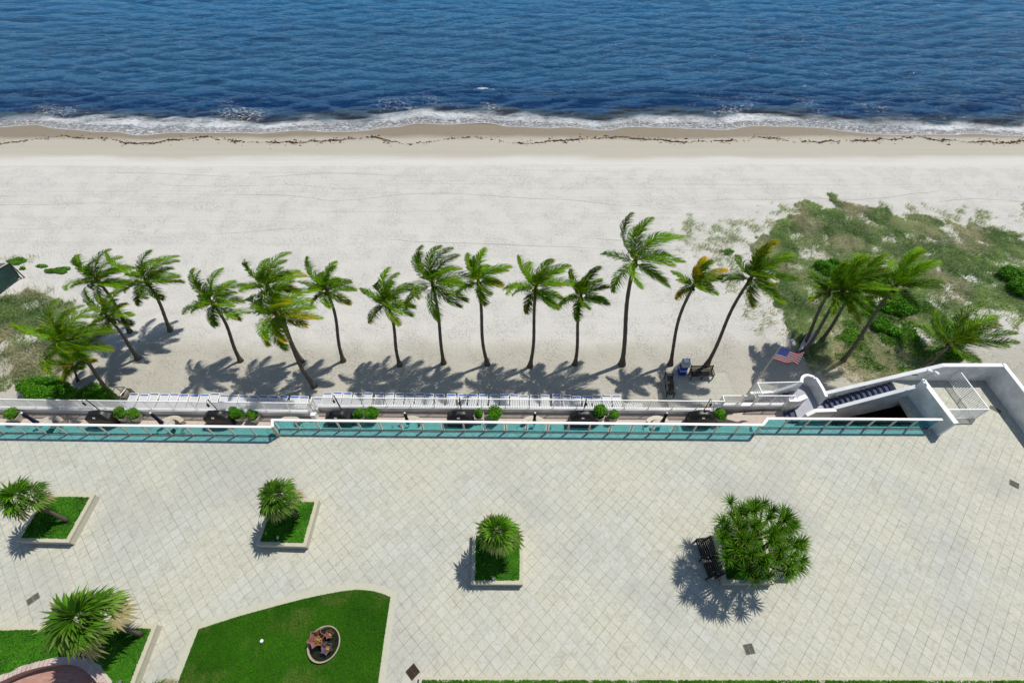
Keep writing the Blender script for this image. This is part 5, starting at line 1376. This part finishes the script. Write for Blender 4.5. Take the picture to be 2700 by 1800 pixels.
for a_, b_ in ((e5, e1), (e6, e5)): MB().tube([a_ + Vector((0, 0, .05)), b_ + Vector((0, 0, .05))], .04, 8).build('frame_pole', M['aluminium'], t)
for v in (e2, e1): MB().bar((v.x, v.y, SAND - .1), (v.x, v.y, v.z + .3), .07).build('post', M['postwood'], t)

# ================================================================ FLOODLIGHT ON THE STAIR WALL
bx, by, bz = 24.16, 15.93, 1.42
t = thing('floodlight', 'twin white floodlight on a short pole at the end of the stair wall', 'floodlight', (bx, by, bz))
MB().box((bx, by, bz + .03), (.2, .16, .06)).build('base_plate', M['white'], t)
MB().tube([(bx, by, bz), (bx + .02, by, bz + .75)], .025, 8).build('pole', M['steel'], t)
for s, d in ((-1, (-.5, .5, -.4)), (1, (.6, -.35, -.5))):
    c = Vector((bx + .02 + s * .13, by + (.10 if s < 0 else 0), bz + .80)); d = Vector(d).normalized(); mt = Matrix.Translation(c) @ d.to_track_quat('Z', 'Y').to_matrix().to_4x4()
    m = MB(); m.lathe((0, 0, 0), [(.03, -.12), (.07, -.08), (.12, .06), (.13, .14), (.11, .14), (.06, .02)], 14); m.v = [tuple(mt @ Vector(v)) for v in m.v]; o = m.build('lamp_head', M['white'], t, smooth=True)
    m = MB(); m.lathe((0, 0, .02), [(.08, 0), (.10, .06)], 14); m.v = [tuple(mt @ Vector(v)) for v in m.v]; m.build('lens', M['void'], o)

# ================================================================ BASIN WITH THREE FLOWER SHAPED POTS
bc = G3(853.5, 1697, .12)
t = thing('round_basin', 'oval cream rimmed basin of dark water on the lawn', 'basin', (bc.x, bc.y, 0))
def ell(mb, prof, rx, ry, n=48):
    V = []
    for s, z in prof:
        for k in range(n):
            a = 2 * math.pi * k / n; ux, uy = math.cos(a) * (rx + s), math.sin(a) * (ry + s); ca, sa = math.cos(R(62)), math.sin(R(62)); V.append((bc.x + ux * ca - uy * sa, bc.y + ux * sa + uy * ca, z))
    N = len(prof); mb.add(V, [(i * n + k, i * n + (k + 1) % n, (i + 1) * n + (k + 1) % n, (i + 1) * n + k) for i in range(N - 1) for k in range(n)]); return n, N
m = MB(); ell(m, [(-.02, .01), (.0, .15), (-.012, .165), (-.035, .165), (-.048, .15), (-.09, .03)], .72, .70); m.build('rim', simple('tan_rim', A(190, 178, 150), .7, .15, 4), t, smooth=True)
m = MB(); n, N = ell(m, [(-.085, .05), (-.085, .055)], .72, .70); m.f.append(tuple(range(n, 2 * n))); m.m.append(0); m.build('water', M['pondwater'], t)
def flower_pot(label, px, r, h, mat, seed, ph):
    c = G3(px[0], px[1], .055 + h); x, y = c.x, c.y
    t = thing('flower_pot', label, 'plant pot', (x, y, .055), 'flower shaped pots in the round basin')
    # six outward points joined by inward curving sides, flaring upwards
    def rad_(a):
        f = (a / (math.pi / 3)) % 1; return 1 - .30 * math.sin(math.pi * f) ** .8
    n = 48; V = []
    lv = [(.62, 0), (.72, h * .45), (1.0, h), (.93, h), (.66, h * .45), (.55, .08)]
    for s, z in lv:
        for k in range(n): a = 2 * math.pi * k / n + ph; V.append((x + r * s * rad_(2 * math.pi * k / n) * math.cos(a), y + r * s * rad_(2 * math.pi * k / n) * math.sin(a), .055 + z))
    m = MB(); m.add(V, [(i * n + k, i * n + (k + 1) % n, (i + 1) * n + (k + 1) % n, (i + 1) * n + k) for i in range(5) for k in range(n)] + [tuple(range(5 * n, 6 * n))]); m.build('pot', M[mat], t)
    rng = np.random.default_rng(seed); leaf_cloud('yellow_plant', [(x, y, .055 + h * .35)], [(r * .42, r * .42, h * .25)], 160, .03, M['gold'], t, rng)
    MB().tube([(x - .03, y, .1), (x - .02, y, .055 + h * .7), (x + .08, y - .05, .055 + h * .62)], .010, 6).build('spout', M['cream'], t)
flower_pot('largest pink flower shaped pot, over the left rim of the basin', (833, 1682), .40, .46, 'pinkpot', 1, .35)
flower_pot('smallest pink flower shaped pot, at the far side of the basin', (867, 1671), .20, .26, 'pinkpot', 2, .2)
flower_pot('mauve flower shaped pot of middle size, at the near side of the basin', (860, 1708), .27, .32, 'mauvepot', 3, .75)

# ---- small things on the plaza
p = G3(689.7, 1689, .08)
t = thing('garden_light', 'small white round light alone on the lawn', 'garden light', (p.x, p.y, .01)); MB().lathe((p.x, p.y, .01), [(.04, 0), (.07, .03), (.08, .08), (.05, .12), (.02, .13)], 14).build('globe', M['white'], t, smooth=True); MB().tube([(p.x, p.y, 0), (p.x, p.y, .05)], .03, 8).build('stake', M['darkmetal'], t)
def spot(label, px, z):
    p = G3(px[0], px[1], z); t = thing('garden_spotlight', label, 'garden spotlight', (p.x, p.y, z - .15), 'small spotlights in the planters')
    MB().tube([(p.x, p.y, z - .25), (p.x, p.y, z)], .012, 6).build('stake', M['darkmetal'], t)
    m = MB(); m.lathe((0, 0, 0), [(.03, -.08), (.06, -.03), (.075, .07), (.06, .07), (.04, .0)], 10); mt = Matrix.Translation((p.x, p.y, z + .03)) @ Matrix.Rotation(R(-50), 4, 'X'); m.v = [tuple(mt @ Vector(v)) for v in m.v]; m.build('lamp_head', M['steel'], t)
spot('small spotlight aimed up in the square planter north of the lawn', (733, 1417), PH + .12)
spot('small spotlight on the near coping side of the narrow middle planter', (1301, 1524), PH + .12)
spot('small glassy spotlight in the lower left planter by the photo edge', (318, 1798), PH + .12)
def drain(label, px, sx, sy, ang, mat):
    p = G3(px[0], px[1], 0); t = thing('drain_grate', label, 'drain', (p.x, p.y, 0), 'floor drains set in the plaza tiles')
    T = Matrix.Translation((p.x, p.y, 0)) @ Matrix.Rotation(R(ang), 4, 'Z'); P_ = lambda x, y, z: T @ Vector((x, y, z))
    m = MB(); m.add([P_(-sx / 2, -sy / 2, .004), P_(sx / 2, -sy / 2, .004), P_(sx / 2, sy / 2, .004), P_(-sx / 2, sy / 2, .004)], [(0, 1, 2, 3)]); m.build('opening', M['void'], t)
    m = MB()
    for s in (-1, 1): m.bar(P_(-sx / 2 - .012, s * sy / 2, .010), P_(sx / 2 + .012, s * sy / 2, .010), .03, .014); m.bar(P_(s * sx / 2, -sy / 2, .009), P_(s * sx / 2, sy / 2, .009), .03, .013)
    m.bar(P_(0, -sy / 2, .0095), P_(0, sy / 2, .0095), .03, .012)
    for k in range(1, 8): u = -sy / 2 + sy * k / 8; m.bar(P_(-sx / 2, u, .008), P_(sx / 2, u, .008), .022, .008)
    m.build('grate', M[mat], t)
drain('double grey drain in the tiles near the left edge of the photo', (88, 1578), .46, .30, 45, 'grate')
drain('rusty brown diamond drain right of the lawn', (1088.5, 1770), .42, .42, 45, 'rust')
drain('grey square drain in the lower right tiles', (1975, 1710), .40, .36, 8, 'grate')
drain('grey drain near the right edge of the photo', (2674, 1276), .34, .40, 52, 'grate')
drain('pale drain cover in the corner by the tall boundary wall', (2624, 1079), .55, .26, -45, 'grate')

for o in bpy.data.objects:
    if '_loc' in o: del o['_loc']
